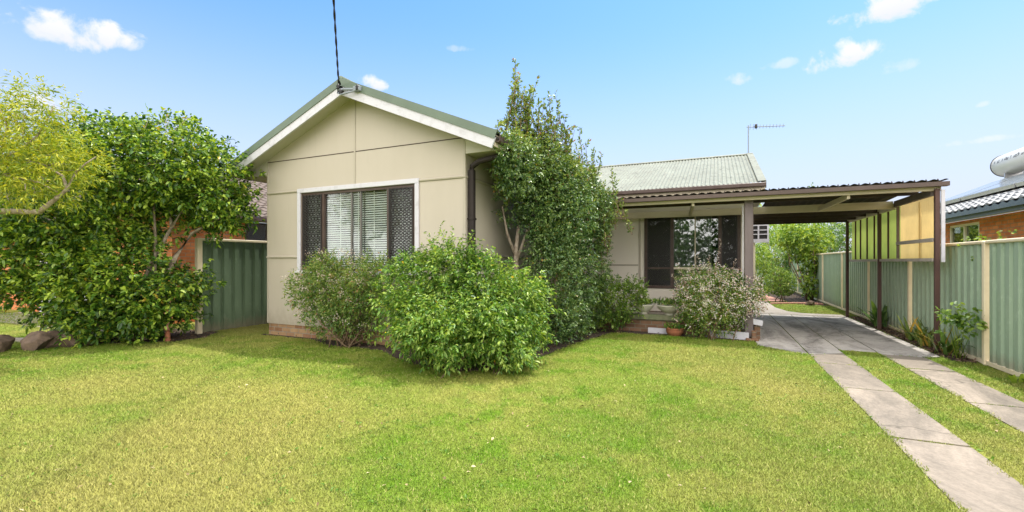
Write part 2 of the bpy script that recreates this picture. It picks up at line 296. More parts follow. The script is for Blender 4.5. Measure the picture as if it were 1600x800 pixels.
# ------------------------------------------------------------------ mesh helpers
class MB:
    def __init__(s): s.v = []; s.f = []
    def add(s, vs, fs):
        b = len(s.v); s.v += [tuple(p) for p in vs]; s.f += [tuple(i+b for i in f) for f in fs]; return s
    def box(s, x0, x1, y0, y1, z0, z1, bev=0.0):
        bm = bmesh.new(); bmesh.ops.create_cube(bm, size=1)
        for v in bm.verts: v.co = Vector(((x0+x1)/2+v.co.x*(x1-x0), (y0+y1)/2+v.co.y*(y1-y0), (z0+z1)/2+v.co.z*(z1-z0)))
        if bev > 0: bmesh.ops.bevel(bm, geom=bm.edges[:], offset=min(bev, 0.4*min(x1-x0, y1-y0, z1-z0)), segments=1, affect='EDGES')
        return s.bm(bm)
    def bm(s, bm):
        bm.verts.index_update(); s.add([v.co[:] for v in bm.verts], [[v.index for v in f.verts] for f in bm.faces]); bm.free(); return s
    def prism(s, poly, vec):
        n = len(poly); v = [Vector(p) for p in poly]; w = [p+Vector(vec) for p in v]
        return s.add(v+w, [tuple(range(n))[::-1], tuple(range(n, 2*n))] + [(i, (i+1) % n, n+(i+1) % n, n+i) for i in range(n)])
    def bar(s, a, b, w, h, up=(0, 0, 1)):
        a, b = Vector(a), Vector(b); d = (b-a).normalized(); up = Vector(up)
        if abs(d.dot(up)) > 0.98: up = Vector((0, 1, 0))
        x = d.cross(up).normalized()*w/2; y = x.cross(d).normalized()*h/2
        return s.prism([a-x-y, a+x-y, a+x+y, a-x+y], b-a)
    def tube(s, pts, rad, n=8, cap=True):
        pts = [Vector(p) for p in pts]; k = len(pts)
        if not hasattr(rad, '__len__'): rad = [rad]*k
        vs = []; ref = Vector((0.31, 0.17, 0.93)).normalized()
        for i, p in enumerate(pts):
            d = (pts[min(i+1, k-1)]-pts[max(i-1, 0)]).normalized()
            r = ref if abs(d.dot(ref)) < 0.97 else Vector((1, 0, 0))
            x = d.cross(r).normalized(); y = d.cross(x)
            vs += [p+(x*math.cos(2*math.pi*j/n)+y*math.sin(2*math.pi*j/n))*rad[i] for j in range(n)]
        fs = [(i*n+j, i*n+(j+1) % n, (i+1)*n+(j+1) % n, (i+1)*n+j) for i in range(k-1) for j in range(n)]
        if cap: fs += [tuple(range(n))[::-1], tuple(range((k-1)*n, k*n))]
        return s.add(vs, fs)
    def lathe(s, c, prof, n=24):
        c = Vector(c); vs = [c+Vector((r*math.cos(2*math.pi*j/n), r*math.sin(2*math.pi*j/n), z)) for r, z in prof for j in range(n)]
        k = len(prof)
        fs = [(i*n+j, i*n+(j+1) % n, (i+1)*n+(j+1) % n, (i+1)*n+j) for i in range(k-1) for j in range(n)]
        return s.add(vs, fs + [tuple(range(n))[::-1], tuple(range((k-1)*n, k*n))])
    def build(s, name, mat, parent=None, smooth=False):
        me = bpy.data.meshes.new(name); me.from_pydata(s.v, [], s.f); me.update()
        if mat: me.materials.append(mat)
        if smooth:
            me.polygons.foreach_set('use_smooth', [True]*len(me.polygons))
        return link(me, name, parent)

def world_loc(o):
    p = Vector((0, 0, 0))
    while o: p += o.location; o = o.parent
    return p
def link(me, name, parent=None):
    o = bpy.data.objects.new(name, me); COL.objects.link(o)
    if parent:
        o.parent = parent; o.location = -world_loc(parent)
    return o
def thing(name, loc, label, cat, group=None):
    o = bpy.data.objects.new(name, None); o.empty_display_size = 0.2; COL.objects.link(o); o.location = loc
    return tag(o, label, cat, group)
def tag(o, label, cat, group=None):
    o['label'] = label; o['category'] = cat
    if group: o['group'] = group
    return o
def setting(o): o['kind'] = 'structure'; return o
def copy_thing(root, loc, label=None):
    r = root.copy(); COL.objects.link(r); r.location = loc
    if label: r['label'] = label
    for ch in list(root.children):
        c = ch.copy(); COL.objects.link(c); c.parent = r
        for g in list(ch.children):
            d = g.copy(); COL.objects.link(d); d.parent = c
    return r
def smooth_angle(o, deg=35):
    me = o.data; me.polygons.foreach_set('use_smooth', [True]*len(me.polygons))
    me.set_sharp_from_angle(angle=R(deg)); return o

def corrugated(origin, u, ulen, v, vlen, nrm, pitch=0.076, amp=0.009, step=8, vs=2):
    """a corrugated sheet: waves run along v, repeat along u"""
    o, u, v, nrm = (np.array(a, float) for a in (origin, u, v, nrm))
    n = int(ulen/pitch*step)+1; mb = MB()
    uu = np.linspace(0, ulen, n)
    for j in range(vs):
        w = vlen*j/(vs-1)
        mb.v += [tuple(o+u*a+v*w+nrm*(amp*math.cos(2*math.pi*a/pitch))) for a in uu]
    mb.f = [(j*n+i, j*n+i+1, (j+1)*n+i+1, (j+1)*n+i) for j in range(vs-1) for i in range(n-1)]
    return mb

def ribbed_fence(p0, p1, z0, z1, nrm, pitch=0.2, depth=0.032):
    p0, p1 = np.array(p0, float), np.array(p1, float); ln = np.linalg.norm(p1-p0); d = (p1-p0)/ln; nr = np.array(nrm, float)
    prof = []; a = 0.0
    while a < ln:
        for q, h in ((0, 0), (0.42, 0), (0.50, 1), (0.92, 1)):
            if a+q*pitch <= ln: prof.append((a+q*pitch, h*depth))
        a += pitch
    mb = MB(); k = len(prof)
    for z in (z0, z1):
        mb.v += [(*(p0+d*a+nr*h), z) for a, h in prof]
    mb.f = [(i, i+1, k+i+1, k+i) for i in range(k-1)]
    return mb

# ------------------------------------------------------------------ vegetation helpers
def unit(a): return a/np.maximum(np.linalg.norm(a, axis=-1, keepdims=True), 1e-9)

def leaf_arrays(P, Dr, Ln, Wd, rng, droop=0.15, fold=0.25, flat=0.5, six=False):
    n = len(P); Dr = unit(Dr)
    upish = unit(np.array([0, 0, 1.0])*flat + rng.normal(0, 0.5, (n, 3)))
    S = unit(np.cross(Dr, upish)); Nn = np.cross(S, Dr)
    Ln = Ln[:, None]; Wd = Wd[:, None]; dz = np.array([0, 0, 1.0])
    tip = P + Dr*Ln - dz*Ln*droop
    if not six:
        mid = P + Dr*Ln*0.48 - dz*Ln*droop*0.2
        V = np.stack([P, mid+S*Wd/2+Nn*Wd*fold, tip, mid-S*Wd/2+Nn*Wd*fold], 1)
        F = np.array([[0, 1, 2], [0, 2, 3]])
        k = 4
    else:
        m1 = P + Dr*Ln*0.30; m2 = P + Dr*Ln*0.70 - dz*Ln*droop*0.5
        V = np.stack([P, m1+S*Wd*0.46+Nn*Wd*fold, m2+S*Wd*0.40+Nn*Wd*fold, tip, m2-S*Wd*0.40+Nn*Wd*fold, m1-S*Wd*0.46+Nn*Wd*fold, (m1+m2)/2], 1)
        F = np.array([[0, 1, 6], [1, 2, 6], [2, 3, 6], [3, 4, 6], [4, 5, 6], [5, 0, 6]])
        k = 7
    faces = (F[None]+np.arange(n)[:, None, None]*k).reshape(-1, 3)
    return V.reshape(-1, 3), faces

def tri_mesh(name, V, Fc, mat, parent=None):
    me = bpy.data.meshes.new(name); V = np.asarray(V, np.float32); Fc = np.asarray(Fc, np.int32)
    me.vertices.add(len(V)); me.vertices.foreach_set('co', V.ravel())
    me.loops.add(Fc.size); me.loops.foreach_set('vertex_index', Fc.ravel())
    me.polygons.add(len(Fc)); me.polygons.foreach_set('loop_start', np.arange(0, Fc.size, 3, dtype=np.int32))
    me.polygons.foreach_set('loop_total', np.full(len(Fc), 3, np.int32))
    me.update(calc_edges=True); me.validate(); me.materials.append(mat)
    return link(me, name, parent)

def vnoise(P, f, seed):
    r = np.random.default_rng(seed); s = np.zeros(len(P))
    for k in range(5):
        d = unit(r.normal(0, 1, (1, 3)))[0]*f*(0.6+0.5*k); s += np.sin(P@d + r.uniform(0, 6.28))/(1+0.4*k)
    return s/2.4

def blob_points(ells, n, rng, shell=0.4, rough=0.22, seed=3, ground=0.05, keep=None):
    """twig points spread through a union of ellipsoids (world centre, radii along right/forward/up)"""
    vols = np.array([e[1][0]*e[1][1]+e[1][0]*e[1][2]+e[1][1]*e[1][2] for e in ells]); vols = vols*np.array([e[2] if len(e) > 2 else 1 for e in ells]); vols /= vols.sum()
    Ps, Os = [], []
    for (e, w) in zip(ells, vols):
        k = int(n*w*1.35); c = np.array(e[0]); r = np.array(e[1])
        d = unit(rng.normal(0, 1, (k, 3)))
        rad = rng.uniform(0, 1, k)**shell
        q = d*rad[:, None]*r
        q = q*(1+rough*vnoise(d*r*1.0+c, 3.2, seed)[:, None])
        p = c+q[:, :1]*RGT+q[:, 1:2]*FWD+q[:, 2:]*UPV
        o = unit(d/r); o = o[:, :1]*RGT+o[:, 1:2]*FWD+o[:, 2:]*UPV
        Ps.append(p); Os.append(o)
    P = np.concatenate(Ps); O = np.concatenate(Os)
    m = P[:, 2] > ground
    if keep is not None: m &= keep(P)
    P, O = P[m], O[m]
    if len(P) > n:
        i = rng.choice(len(P), n, replace=False); P, O = P[i], O[i]
    return P, O

def sprays(P, O, rng, per, tw, ll, lw, up=0.5, out=0.6, spread=0.8, droop=0.2, fold=0.2, flat=0.6, six=False, keep=None, rnd=0.5, ground=0.02):
    n = len(P)
    T = unit(O*out + UPV*up + rng.normal(0, rnd, (n, 3)))
    tl = tw*rng.uniform(0.6, 1.3, n)
    P2 = np.repeat(P, per, 0); T2 = np.repeat(T, per, 0); t2 = np.repeat(tl, per)
    s = np.tile((np.arange(per)+0.5)/per, n)+rng.uniform(-0.1, 0.1, n*per)
    pos = P2+T2*(s*t2)[:, None] + rng.normal(0, tw*0.06, (n*per, 3))
    side = unit(np.cross(T2, rng.normal(0, 1, (n*per, 3))))
    Dr = T2*(0.45+0.5*s[:, None]) + side*spread
    ln = ll*rng.uniform(0.65, 1.25, n*per); wd = lw*rng.uniform(0.75, 1.2, n*per)
    m = pos[:, 2] > ground
    if keep is not None: m &= keep(pos)
    return leaf_arrays(pos[m], Dr[m], ln[m], wd[m], rng, droop, fold, flat, six)

def cat(*a):
    V, F, b = [], [], 0
    for v, f in a: V.append(v); F.append(f+b); b += len(v)
    return np.concatenate(V), np.concatenate(F)

def clump(P, O, k, each, sc_, rng, lift=.4):
    h = rng.choice(len(P), k, replace=len(P) < k); d = rng.normal(0, 1, (k, each, 3))*sc_
    Q = P[h][:, None]+d; OO = unit(O[h][:, None]*.9+d/sc_*.45+UPV*lift*.3)
    return Q.reshape(-1, 3), OO.reshape(-1, 3)

def stems(name, base, P, rng, parent, mat, n=14, r0=0.03, spread=0.25, bend=0.3, sides=6, twigs=0):
    mb = MB(); base = np.array(base, float); idx = rng.choice(len(P), n)
    for i in idx:
        b = base+np.array([rng.normal(0, spread), rng.normal(0, spread), 0]); e = P[i]
        mid = b*0.5+e*0.5+rng.normal(0, bend*0.4, 3); mid[2] = b[2]*0.45+e[2]*0.55
        q1 = b*0.72+mid*0.28+rng.normal(0, 0.03, 3); q2 = mid*0.5+e*0.5+rng.normal(0, bend*0.12, 3)
        rr = r0*rng.uniform(0.6, 1.1)
        mb.tube([b-np.array([0, 0, 0.05]), q1, mid, q2, e], [rr, rr*0.85, rr*0.6, rr*0.4, rr*0.15], sides)
        for _ in range(twigs):
            k = rng.choice(len(P), 30); j = k[np.argmin(np.linalg.norm(P[k]-q2, axis=1))]
            mb.tube([q2, (q2+P[j])/2+rng.normal(0, 0.04, 3), P[j]], [rr*0.35, rr*0.25, rr*0.1], 5)
    return mb.build(name, mat, parent, smooth=True)

def outside_house(P):
    a = (P[:, 0] < -3.70) & (P[:, 0] > -8.55) & (P[:, 1] > 6.38)
    b = (P[:, 1] > 11.5) & (P[:, 0] < 0.7) & (P[:, 0] > -8.5)
    return ~(a | b)

# ------------------------------------------------------------------ ground, driveway, beds
S = 160
mb = MB(); mb.add([(-S, -S, 0), (S, -S, 0), (S, S, 0), (-S, S, 0)], [(0, 1, 2, 3)])
setting(mb.build('ground', M['lawn_sheet']))

def flat(name, poly, z, mat):
    """a slab whose top lies at z and whose sides go into the ground"""
    mb = MB(); mb.prism([(x, y, -0.08) for x, y in poly], (0, 0, z+0.08)); o = mb.build(name, mat); return setting(o)
STRIP1 = [(1.31, -6), (1.86, -6), (1.88, 9.0), (1.36, 8.62)]
STRIP2 = [(2.52, -6), (3.02, -6), (2.96, 9.10), (2.42, 9.15)]
SLAB = [(0.66, 9.24), (1.36, 8.624), (1.884, 9.004), (1.90, 9.32), (2.424, 9.154), (2.964, 9.104), (3.22, 9.25), (3.22, 14.9), (0.66, 14.9)]
def strip(name, x0a, x1a, x0b, x1b, y0, y1, joints, mat, ends=None):
    ys = [y0]+joints+[y1]
    k = 0; g = 0.012
    mb = MB()
    for i in range(len(ys)-1):
        a, b = ys[i]+(g if i else 0), ys[i+1]-(g if i < len(ys)-2 else 0)
        def X(y, s):
            t = (y-y0)/(y1-y0); return (x0a+(x0b-x0a)*t) if s == 0 else (x1a+(x1b-x1a)*t)
        tl = ends[0] if (ends and i == len(ys)-2) else b
        tr = ends[1] if (ends and i == len(ys)-2) else b
        mb.prism([(X(a, 0), a, -0.08), (X(a, 1), a, -0.08), (X(b, 1), tr, -0.08), (X(b, 0), tl, -0.08)], (0, 0, 0.095+random.uniform(-.004, .004)))
    return setting(mb.build(name, mat))
strip('driveway_strip', 1.30, 1.84, 1.36, 1.88, -6, 9.0, [-3.4, -0.6, 2.2, 4.86, 6.55, 8.0], M['strip_concrete'], (8.61, 8.99))
strip('driveway_strip', 2.53, 3.03, 2.42, 2.96, -6, 9.1, [-2.5, 0.9, 3.6, 6.4, 8.1], M['strip_concrete'], (9.14, 9.09))
mb = MB()
g = 0.01
for x0, x1 in ((0.66, 1.36), (1.36, 1.9), (1.9, 2.42), (2.42, 3.22)):
    for y0, y1 in ((9.35, 11.2), (11.2, 13.1), (13.1, 14.9)):
        mb.box(x0+g, x1-g, y0+g, y1-g, -0.08, 0.012+random.uniform(-.002, .003))
mb.prism([(0.67, 9.26, -0.08), (1.35, 8.64, -0.08), (1.35, 9.35, -0.08), (0.67, 9.35, -0.08)], (0, 0, 0.09))
mb.prism([(1.37, 8.64, -0.08), (1.88, 9.02, -0.08), (1.88, 9.35, -0.08), (1.37, 9.35, -0.08)], (0, 0, 0.092))
mb.prism([(2.43, 9.17, -0.08), (2.96, 9.12, -0.08), (3.21, 9.3, -0.08), (3.21, 9.35, -0.08), (2.43, 9.35, -0.08)], (0, 0, 0.09))
setting(mb.build('carport_slab', M['slab_concrete']))
PATH = [(0.67, 14.91), (3.21, 14.91), (3.2, 15.45), (2.3, 15.5), (1.95, 15.9), (1.75, 17.0), (1.7, 19.5), (0.95, 19.5), (0.95, 15.6), (0.67, 15.5)]
flat('path', PATH, 0.016, M['path_concrete'])
flat('brick_path', [(0.95, 19.52), (1.7, 19.52), (2.4, 20.0), (1.9, 24), (0.9, 24)], 0.014, M['brick_path'])

BED_FRONT = [(-8.55, 6.42), (-7.0, 6.38), (-6.4, 6.1), (-5.2, 6.12), (-4.6, 5.75), (-3.9, 5.42), (-3.1, 5.38), (-2.72, 5.8), (-2.55, 6.6), (-2.35, 8.2), (-2.0, 9.66), (-0.2, 9.72), (0.66, 9.62), (0.66, 11.6), (-3.77, 11.6), (-3.77, 6.5), (-8.55, 6.5)]
BED_LEFT = [(-12.2, 4.0), (-10.4, 4.35), (-9.25, 5.2), (-9.15, 5.7), (-9.7, 6.3), (-12.5, 6.0)]
BED_FENCE = [(3.24, 9.0), (3.52, 8.9), (3.52, 15.2), (3.24, 14.9)]
BED_BACK = [(2.45, 18.9), (3.5, 18.4), (3.5, 27), (2.0, 27), (2.0, 23.0), (2.45, 20.5)]
soils = [BED_FRONT, BED_LEFT, BED_FENCE, BED_BACK]
for p in soils: flat('garden_soil', p, 0.012, M['soil'])

def in_poly(P, poly):
    x, y = P[:, 0], P[:, 1]; c = np.zeros(len(P), bool); n = len(poly)
    for i in range(n):
        (x0, y0), (x1, y1) = poly[i], poly[(i+1) % n]
        if y0 == y1: continue
        c ^= ((y0 > y) != (y1 > y)) & (x < (x1-x0)*(y-y0)/(y1-y0)+x0)
    return c
# loose bark and dry leaves lying on the soil
def litter(poly, n, rng):
    xs, ys = [p[0] for p in poly], [p[1] for p in poly]
    P = np.stack([rng.uniform(min(xs), max(xs), n), rng.uniform(min(ys), max(ys), n), rng.uniform(0.012, 0.04, n)], 1)
    P = P[in_poly(P, poly)]; k = len(P)
    D = rng.normal(0, 1, (k, 3)); D[:, 2] *= 0.25
    return leaf_arrays(P, D, rng.uniform(.03, .10, k), rng.uniform(.012, .035, k), rng, 0.05, 0.1, 1.5)
r = np.random.default_rng(4)
o = tri_mesh('mulch', *cat(litter(BED_FRONT, 5000, r), litter(BED_LEFT, 1800, r), litter(BED_FENCE, 1500, r), litter(BED_BACK, 800, r)), M['mulch'])
o['kind'] = 'stuff'

# ------------------------------------------------------------------ grass blades
def grass():
    rng = np.random.default_rng(21)
    n = 1500000
    t0, t1 = 2.1, 17.0
    # density falls with distance: t ~ t^-0.6 weighting
    u = rng.uniform(0, 1, n); k = 0.45
    t = (t0**k + u*(t1**k-t0**k))**(1/k)
    x = rng.uniform(-1.32, 1.32, n)*t
    P = FWD*t[:, None]+RGT*x[:, None]
    keep = np.ones(n, bool)
    big = [STRIP1, STRIP2, SLAB, PATH, [(-8.5, 6.4), (-3.7, 6.4), (-3.7, 11), (0.7, 10), (0.7, 20), (-8.5, 20)]]
    wob = np.stack([np.sin(P[:, 1]*9+P[:, 0]*3)*.018+np.sin(P[:, 1]*31)*.012+np.sin(P[:, 1]*3.3+1)*.016+rng.normal(0, .022, n), np.sin(P[:, 0]*8)*0.03+np.sin(P[:, 0]*29)*.015, np.zeros(n)], 1)
    for q in big + soils: keep &= ~in_poly(P+wob, q)
    keep &= (P[:, 0] < 3.55) & ~((P[:, 0] < -11.3) & (P[:, 1] > 6.2))
    keep &= ~((P[:, 1] > 20))
    # a worn lawn: thinner in places
    th = vnoise(P, 1.5, 8); keep &= rng.uniform(0, 1, n) < 0.8+0.25*th
    P = P[keep]; t = t[keep]; n = len(P); P[:, 2] = .011
    J = []
    for xs, js in (((1.31, 1.87), (2.2, 4.86, 6.55, 8.0)), ((2.47, 3.0), (3.6, 6.4, 8.1))):
        for j in js:
            k = 420 if j == 4.86 else 170
            x = rng.uniform(xs[0], xs[1], k); x = x[np.sin(x*17+j)+np.sin(x*41) > -.3]
            J.append(np.stack([x, j+rng.normal(0, .008, len(x)), np.full(len(x), .004)], 1))
    J = np.concatenate(J); P = np.concatenate([P, J]); t = np.concatenate([t, J@FWD]); n = len(P)
    h = rng.uniform(0.008, 0.025, n)*(0.9+0.25*vnoise(P, 1.1, 5))*(1+0.01*t)
    w = (0.0020+0.00050*t)*rng.uniform(0.7, 1.3, n)
    a = rng.uniform(0, 6.283, n); s = np.stack([np.cos(a), np.sin(a), np.zeros(n)], 1)
    b = rng.uniform(0, 6.283, n); ln = h*rng.uniform(0.2, 1.1, n)
    tip = P+np.stack([np.cos(b)*ln, np.sin(b)*ln, h], 1)
    V = np.stack([P-s*w[:, None], P+s*w[:, None], tip], 1).reshape(-1, 3)
    F = np.arange(3*n).reshape(-1, 3)
    o = tri_mesh('grass', V, F, M['grass_blade']); o['kind'] = 'stuff'
grass()
def lawn_litter():
    rng = np.random.default_rng(50)
    def spots(n):
        t = rng.uniform(2.6, 9.5, n*3); P = FWD*t[:, None]+RGT*(rng.uniform(-1.2, 1.2, n*3)*t)[:, None]
        k = np.ones(len(P), bool)
        for q in [STRIP1, STRIP2, SLAB]+soils: k &= ~in_poly(P, q)
        k &= (P[:, 0] < 3.4) & ~((P[:, 1] > 6.3) & (P[:, 0] < .7))
        return P[k][:n]
    P = spots(260); k = len(P); P[:, 2] = rng.uniform(.012, .03, k); D = rng.normal(0, 1, (k, 3)); D[:, 2] *= .3
    o = tri_mesh('fallen_leaves', *leaf_arrays(P, D, rng.uniform(.02, .05, k), rng.uniform(.012, .025, k), rng, .1, .15, 1.2), M['mulch_pale']); o['kind'] = 'stuff'
    P = spots(900); w_ = vnoise(P, 1.3, 40) > -.1; P = P[w_]; Q = np.repeat(P, 7, 0)+rng.normal(0, .012, (len(P)*7, 3))*[1, 1, 0]; k = len(Q); Q[:, 2] = .008
    D = rng.normal(0, 1, (k, 3)); D[:, 2] = np.abs(D[:, 2])*.35+.15
    o = tri_mesh('clover', *leaf_arrays(Q, D, rng.uniform(.02, .05, k), rng.uniform(.012, .02, k), rng, .25, .1, 1.2), M['leaf_weed']); o['kind'] = 'stuff'
lawn_litter()

# ------------------------------------------------------------------ the house
WX0, WX1, WY = -8.46, -3.77, 6.5           # front wing
MX1, MY0, MY1 = 0.60, 11.6, 19.2           # main block
RX, TAN = -6.12, 0.418
house = thing('house', (-4, 9, 0), 'cream fibro cement house with grey green metal roofs and gabled front wing', 'house')
wx0, wx1, wz0, wz1 = -7.50, -4.76, 1.33, 2.86   # window opening
mb = MB(); T = 0.1
mb.box(WX0, wx0, WY, WY+T, 0.24, 3.55); mb.box(wx1, WX1, WY, WY+T, 0.24, 3.55)
mb.box(wx0, wx1, WY, WY+T, 0.24, wz0); mb.box(wx0, wx1, WY, WY+T, wz1, 3.55)
mb.prism([(WX0, WY, 3.553), (WX1, WY, 3.553), (WX1, WY, 3.66), (RX, WY, 4.63), (WX0, WY, 3.66)], (0, T, 0))
mb.box(WX1-T, WX1, WY+T, MY0, 0.24, 3.46); mb.box(WX0, WX0+T, WY+T, MY1, 0.24, 3.46)
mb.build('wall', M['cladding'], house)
vx0, vx1, vz0, vz1 = -1.63, 0.50, 0.86, 2.66
mb = MB()
mb.box(WX1, vx0, MY0, MY0+T, 0.3, 3.1); mb.box(vx1, MX1, MY0, MY0+T, 0.3, 3.1)
mb.box(vx0, vx1, MY0, MY0+T, 0.3, vz0); mb.box(vx0, vx1, MY0, MY0+T, vz1, 3.1)
mb.box(MX1-T, MX1, MY0+T, MY1, 0.3, 3.1); mb.box(WX0+T, MX1-T, MY1-T, MY1, 0.3, 3.1)
mb.prism([(MX1-T, MY0+T, 3.103), (MX1-T, MY1, 3.103), (MX1-T, 15.3, 4.5)], (T, 0, 0))
mb.build('wall', M['cladding_shade_lift'], house)
mb = MB()
mb.box(WX0+.02, WX1-.02, WY+.015, WY+.12, -0.1, 0.24); mb.box(WX1-.12, WX1-.02, WY+.12, MY0, -0.1, 0.24); mb.box(WX0+.02, WX0+.12, WY+.12, MY1, -0.1, 0.24)
mb.build('brick_base', M['brick_base'], house)
mb = MB(); mb.box(-3.76, MX1-.02, MY0+.02, MY0+.12, -0.1, 0.30); mb.box(MX1-.12, MX1-.02, MY0+.12, MY1, -.1, .3); mb.build('brick_base', M['brick_brown'], house)
mb = MB(); mb.box(-3.74, MX1-.02, 10.62, MY0, -.05, 0.28); mb.build('porch_slab', M['path_concrete'], house)
# cover battens
def batten(f):
    mb = MB(); f(mb); mb.build('cover_batten', M['cladding_trim'], house)
def hb(x0, x1, z, y=WY, r=0.024): batten(lambda mb: mb.tube([(x0, y-0.004, z), (x1, y-0.004, z)], r, 8))
hb(WX0-.005, wx0-.085, 2.905); hb(wx1+.085, WX1+.012, 2.905); hb(WX0-.005, wx0-.085, 1.60); hb(wx1+.085, WX1+.012, 1.60)
for z in (2.905, 1.60): batten(lambda mb: mb.tube([(WX1+.004, WY-.01, z), (WX1+.004, MY0, z)], 0.022, 8))
batten(lambda mb: mb.box(RX-.02, RX+.02, WY-.012, WY, 2.93, 4.57, .004))
for x in (WX0+.015, WX1-.016): batten(lambda mb: mb.box(x-.022, x+.022, WY-.012, WY-.001, 0.25, 3.54, .004))
batten(lambda mb: mb.box(WX1+.001, WX1+.012, WY-.012, WY+.045, .25, 3.46, .004))
batten(lambda mb: mb.box(-3.70, vx0-.15, MY0-.012, MY0, 1.405, 1.44, .004)); batten(lambda mb: mb.box(vx0-.14, vx0-.09, MY0-.013, MY0, 0.32, 2.70, .004))
mb = MB(); mb.box(WX0, WX1, WY-.004, WY, 3.540, 3.556); mb.build('panel_joint', M['dark_timber'], house)

# roof of the wing: two corrugated planes, ridge capping, barge boards, soffits, gutters
def rz(x): return 4.765-TAN*abs(x-RX)
OX0, OX1, OY = -9.22, -3.02, 6.14
su = math.hypot(1, TAN)
for sgn, xe in ((1, OX1), (-1, OX0)):
    d = np.array([sgn, 0, -TAN])/su; nrm = np.array([sgn*TAN, 0, 1])/su
    corrugated((RX, OY+.03, 4.765-.012), (0, 1, 0), 9.2, d, abs(xe-RX)*su, nrm).build('roof_sheet', M['roof_green'], house, True)
    # rolled barge capping along the front edge of the roof
    a = Vector((RX, OY-.012, 4.735)); b = Vector((xe, OY-.012, rz(xe)-.03))
    mb = MB(); n = Vector(nrm); e = Vector((0, 1, 0))
    for i in range(1):
        mb.prism([a-n*.085, a+n*.045, a+n*.045+e*.13, a+n*.03+e*.13, a+n*.03+e*.012, a-n*.085+e*.012], b-a)
    mb.build('barge_capping', M['roof_green'], house)
    mb = MB(); mb.prism([a-n*.23+e*.016, a-n*.06+e*.016, a-n*.06+e*.05, a-n*.23+e*.05], b-a); mb.build('barge_board', M['white_paint'], house)
    # raked soffit between barge and wall
    mb = MB(); mb.prism([a-n*.15+e*.052, a-n*.13+e*.052, a-n*.13+e*.372, a-n*.15+e*.372], (b-a)); mb.build('soffit', M['soffit'], house)
# boxed eaves down both sides
for sgn, xw, xe in ((1, WX1, OX1), (-1, WX0, OX0)):
    mb = MB(); zb = 3.28
    x0, x1 = sorted((xw+sgn*.003, xe-sgn*.09))
    mb.box(x0, x1, WY+.01, MY0 if sgn > 0 else MY1, zb, zb+.012)
    pe = xe-sgn*.09
    mb.prism([(xw+sgn*.003, WY-.005, zb), (pe, WY-.005, zb), (pe, WY-.005, rz(pe)-.16), (xw+sgn*.003, WY-.005, rz(xw)-.16)], (0, .012, 0))
    mb.build('eave_lining', M['soffit'], house)
    mb = MB(); y1 = 11.15 if sgn > 0 else MY1
    xf = xe-sgn*.07
    mb.box(min(xf, xf+sgn*.02), max(xf, xf+sgn*.02), OY+.06, y1, 3.26, 3.44); mb.build('fascia', M['cream_beam'], house)
    mb = MB(); w = [(0.008, 0.10), (0.0, 0.02), (0.012, 0.0), (.065, 0), (.078, .02), (.082, .105), (.074, .105), (.066, .02), (.015, .015)]
    zt = 3.32
    P = [(xf+sgn*(.022+a), OY+.05, zt+b) for a, b in w]
    if sgn < 0: P = P[::-1]
    mb.prism(P, (0, y1-OY-.05, 0)); mb.build('gutter', M['brown_metal'], house)
mb = MB(); mb.tube([(RX, OY, 4.775), (RX, 15.2, 4.775)], 0.05, 10); mb.build('ridge_cap', M['roof_green'], house, True)
# downpipe at the right-hand corner of the wing
mb = MB()
mb.box(WX1+.015, WX1+.115, WY+.06, WY+.16, 0.1, 3.03, .012)
mb.tube([(WX1+.065, WY+.11, 3.0), (WX1+.07, WY+.11, 3.08), (WX1+.2, WY+.11, 3.16), (OX1-.10, WY+.11, 3.22), (OX1-.0, WY+.11, 3.27), (OX1, WY+.11, 3.34)], 0.048, 10)
for z in (0.9, 2.2): mb.box(WX1+.002, WX1+.122, WY+.052, WY+.168, z, z+.03)
smooth_angle(mb.build('downpipe', M['dark_brown'], house))

# main block roof
ez, ridge, EY, RY = 3.225, 4.72, 11.18, 15.3
for sgn in (1, -1):
    y0 = EY if sgn > 0 else RY+(RY-EY)
    d = np.array([0, (y0-RY), ez-ridge]); ln = np.linalg.norm(d); d /= ln; nrm = np.array([0, -d[2]*(1 if sgn < 0 else -1), abs(d[1])]); nrm = unit(np.cross(d, [1, 0, 0])); nrm = nrm*np.sign(nrm[2])
    corrugated((-8.95, RY, ridge), (1, 0, 0), 9.9, d, ln, nrm, 0.09, 0.011).build('roof_sheet', M['weathered_roof'], house, True)
mb = MB()
for s in (1, -1):
    mb.prism([(-8.95, RY, ridge+.035), (-8.95, RY, ridge+.02), (-8.95, RY-s*.17, ridge-.045), (-8.95, RY-s*.17, ridge-.03)], (9.92, 0, 0))
mb.build('ridge_cap', M['weathered_roof'], house)
mb = MB()
for s in (1, -1):
    a = Vector((0.955, RY, ridge+.03)); b = Vector((0.955, RY-s*(RY-EY), ez+.03))
    mb.prism([a, a+Vector((.02, 0, 0)), a+Vector((.02, 0, -.16)), a+Vector((0, 0, -.16))], b-a)
    mb.prism([a+Vector((-.14, 0, -.005)), a+Vector((.02, 0, .003)), a+Vector((.02, 0, .012)), a+Vector((-.14, 0, .006))], b-a)
mb.build('barge_capping', M['weathered_roof'], house)
mb = MB(); mb.box(-3.1, .96, EY-.10, EY+.0, ez-.10, ez-.015, .01); mb.build('gutter', M['brown_metal'], house)
mb = MB(); mb.box(-3.1, .95, EY+.003, EY+.03, ez-.32, ez-.02); mb.build('fascia', M['cream_beam'], house)
mb = MB(); mb.box(-3.1, .95, EY+.03, MY0, ez-.32, ez-.30); mb.box(MX1, .95, MY0, MY1, ez-.32, ez-.30); mb.build('eave_lining', M['soffit'], house)

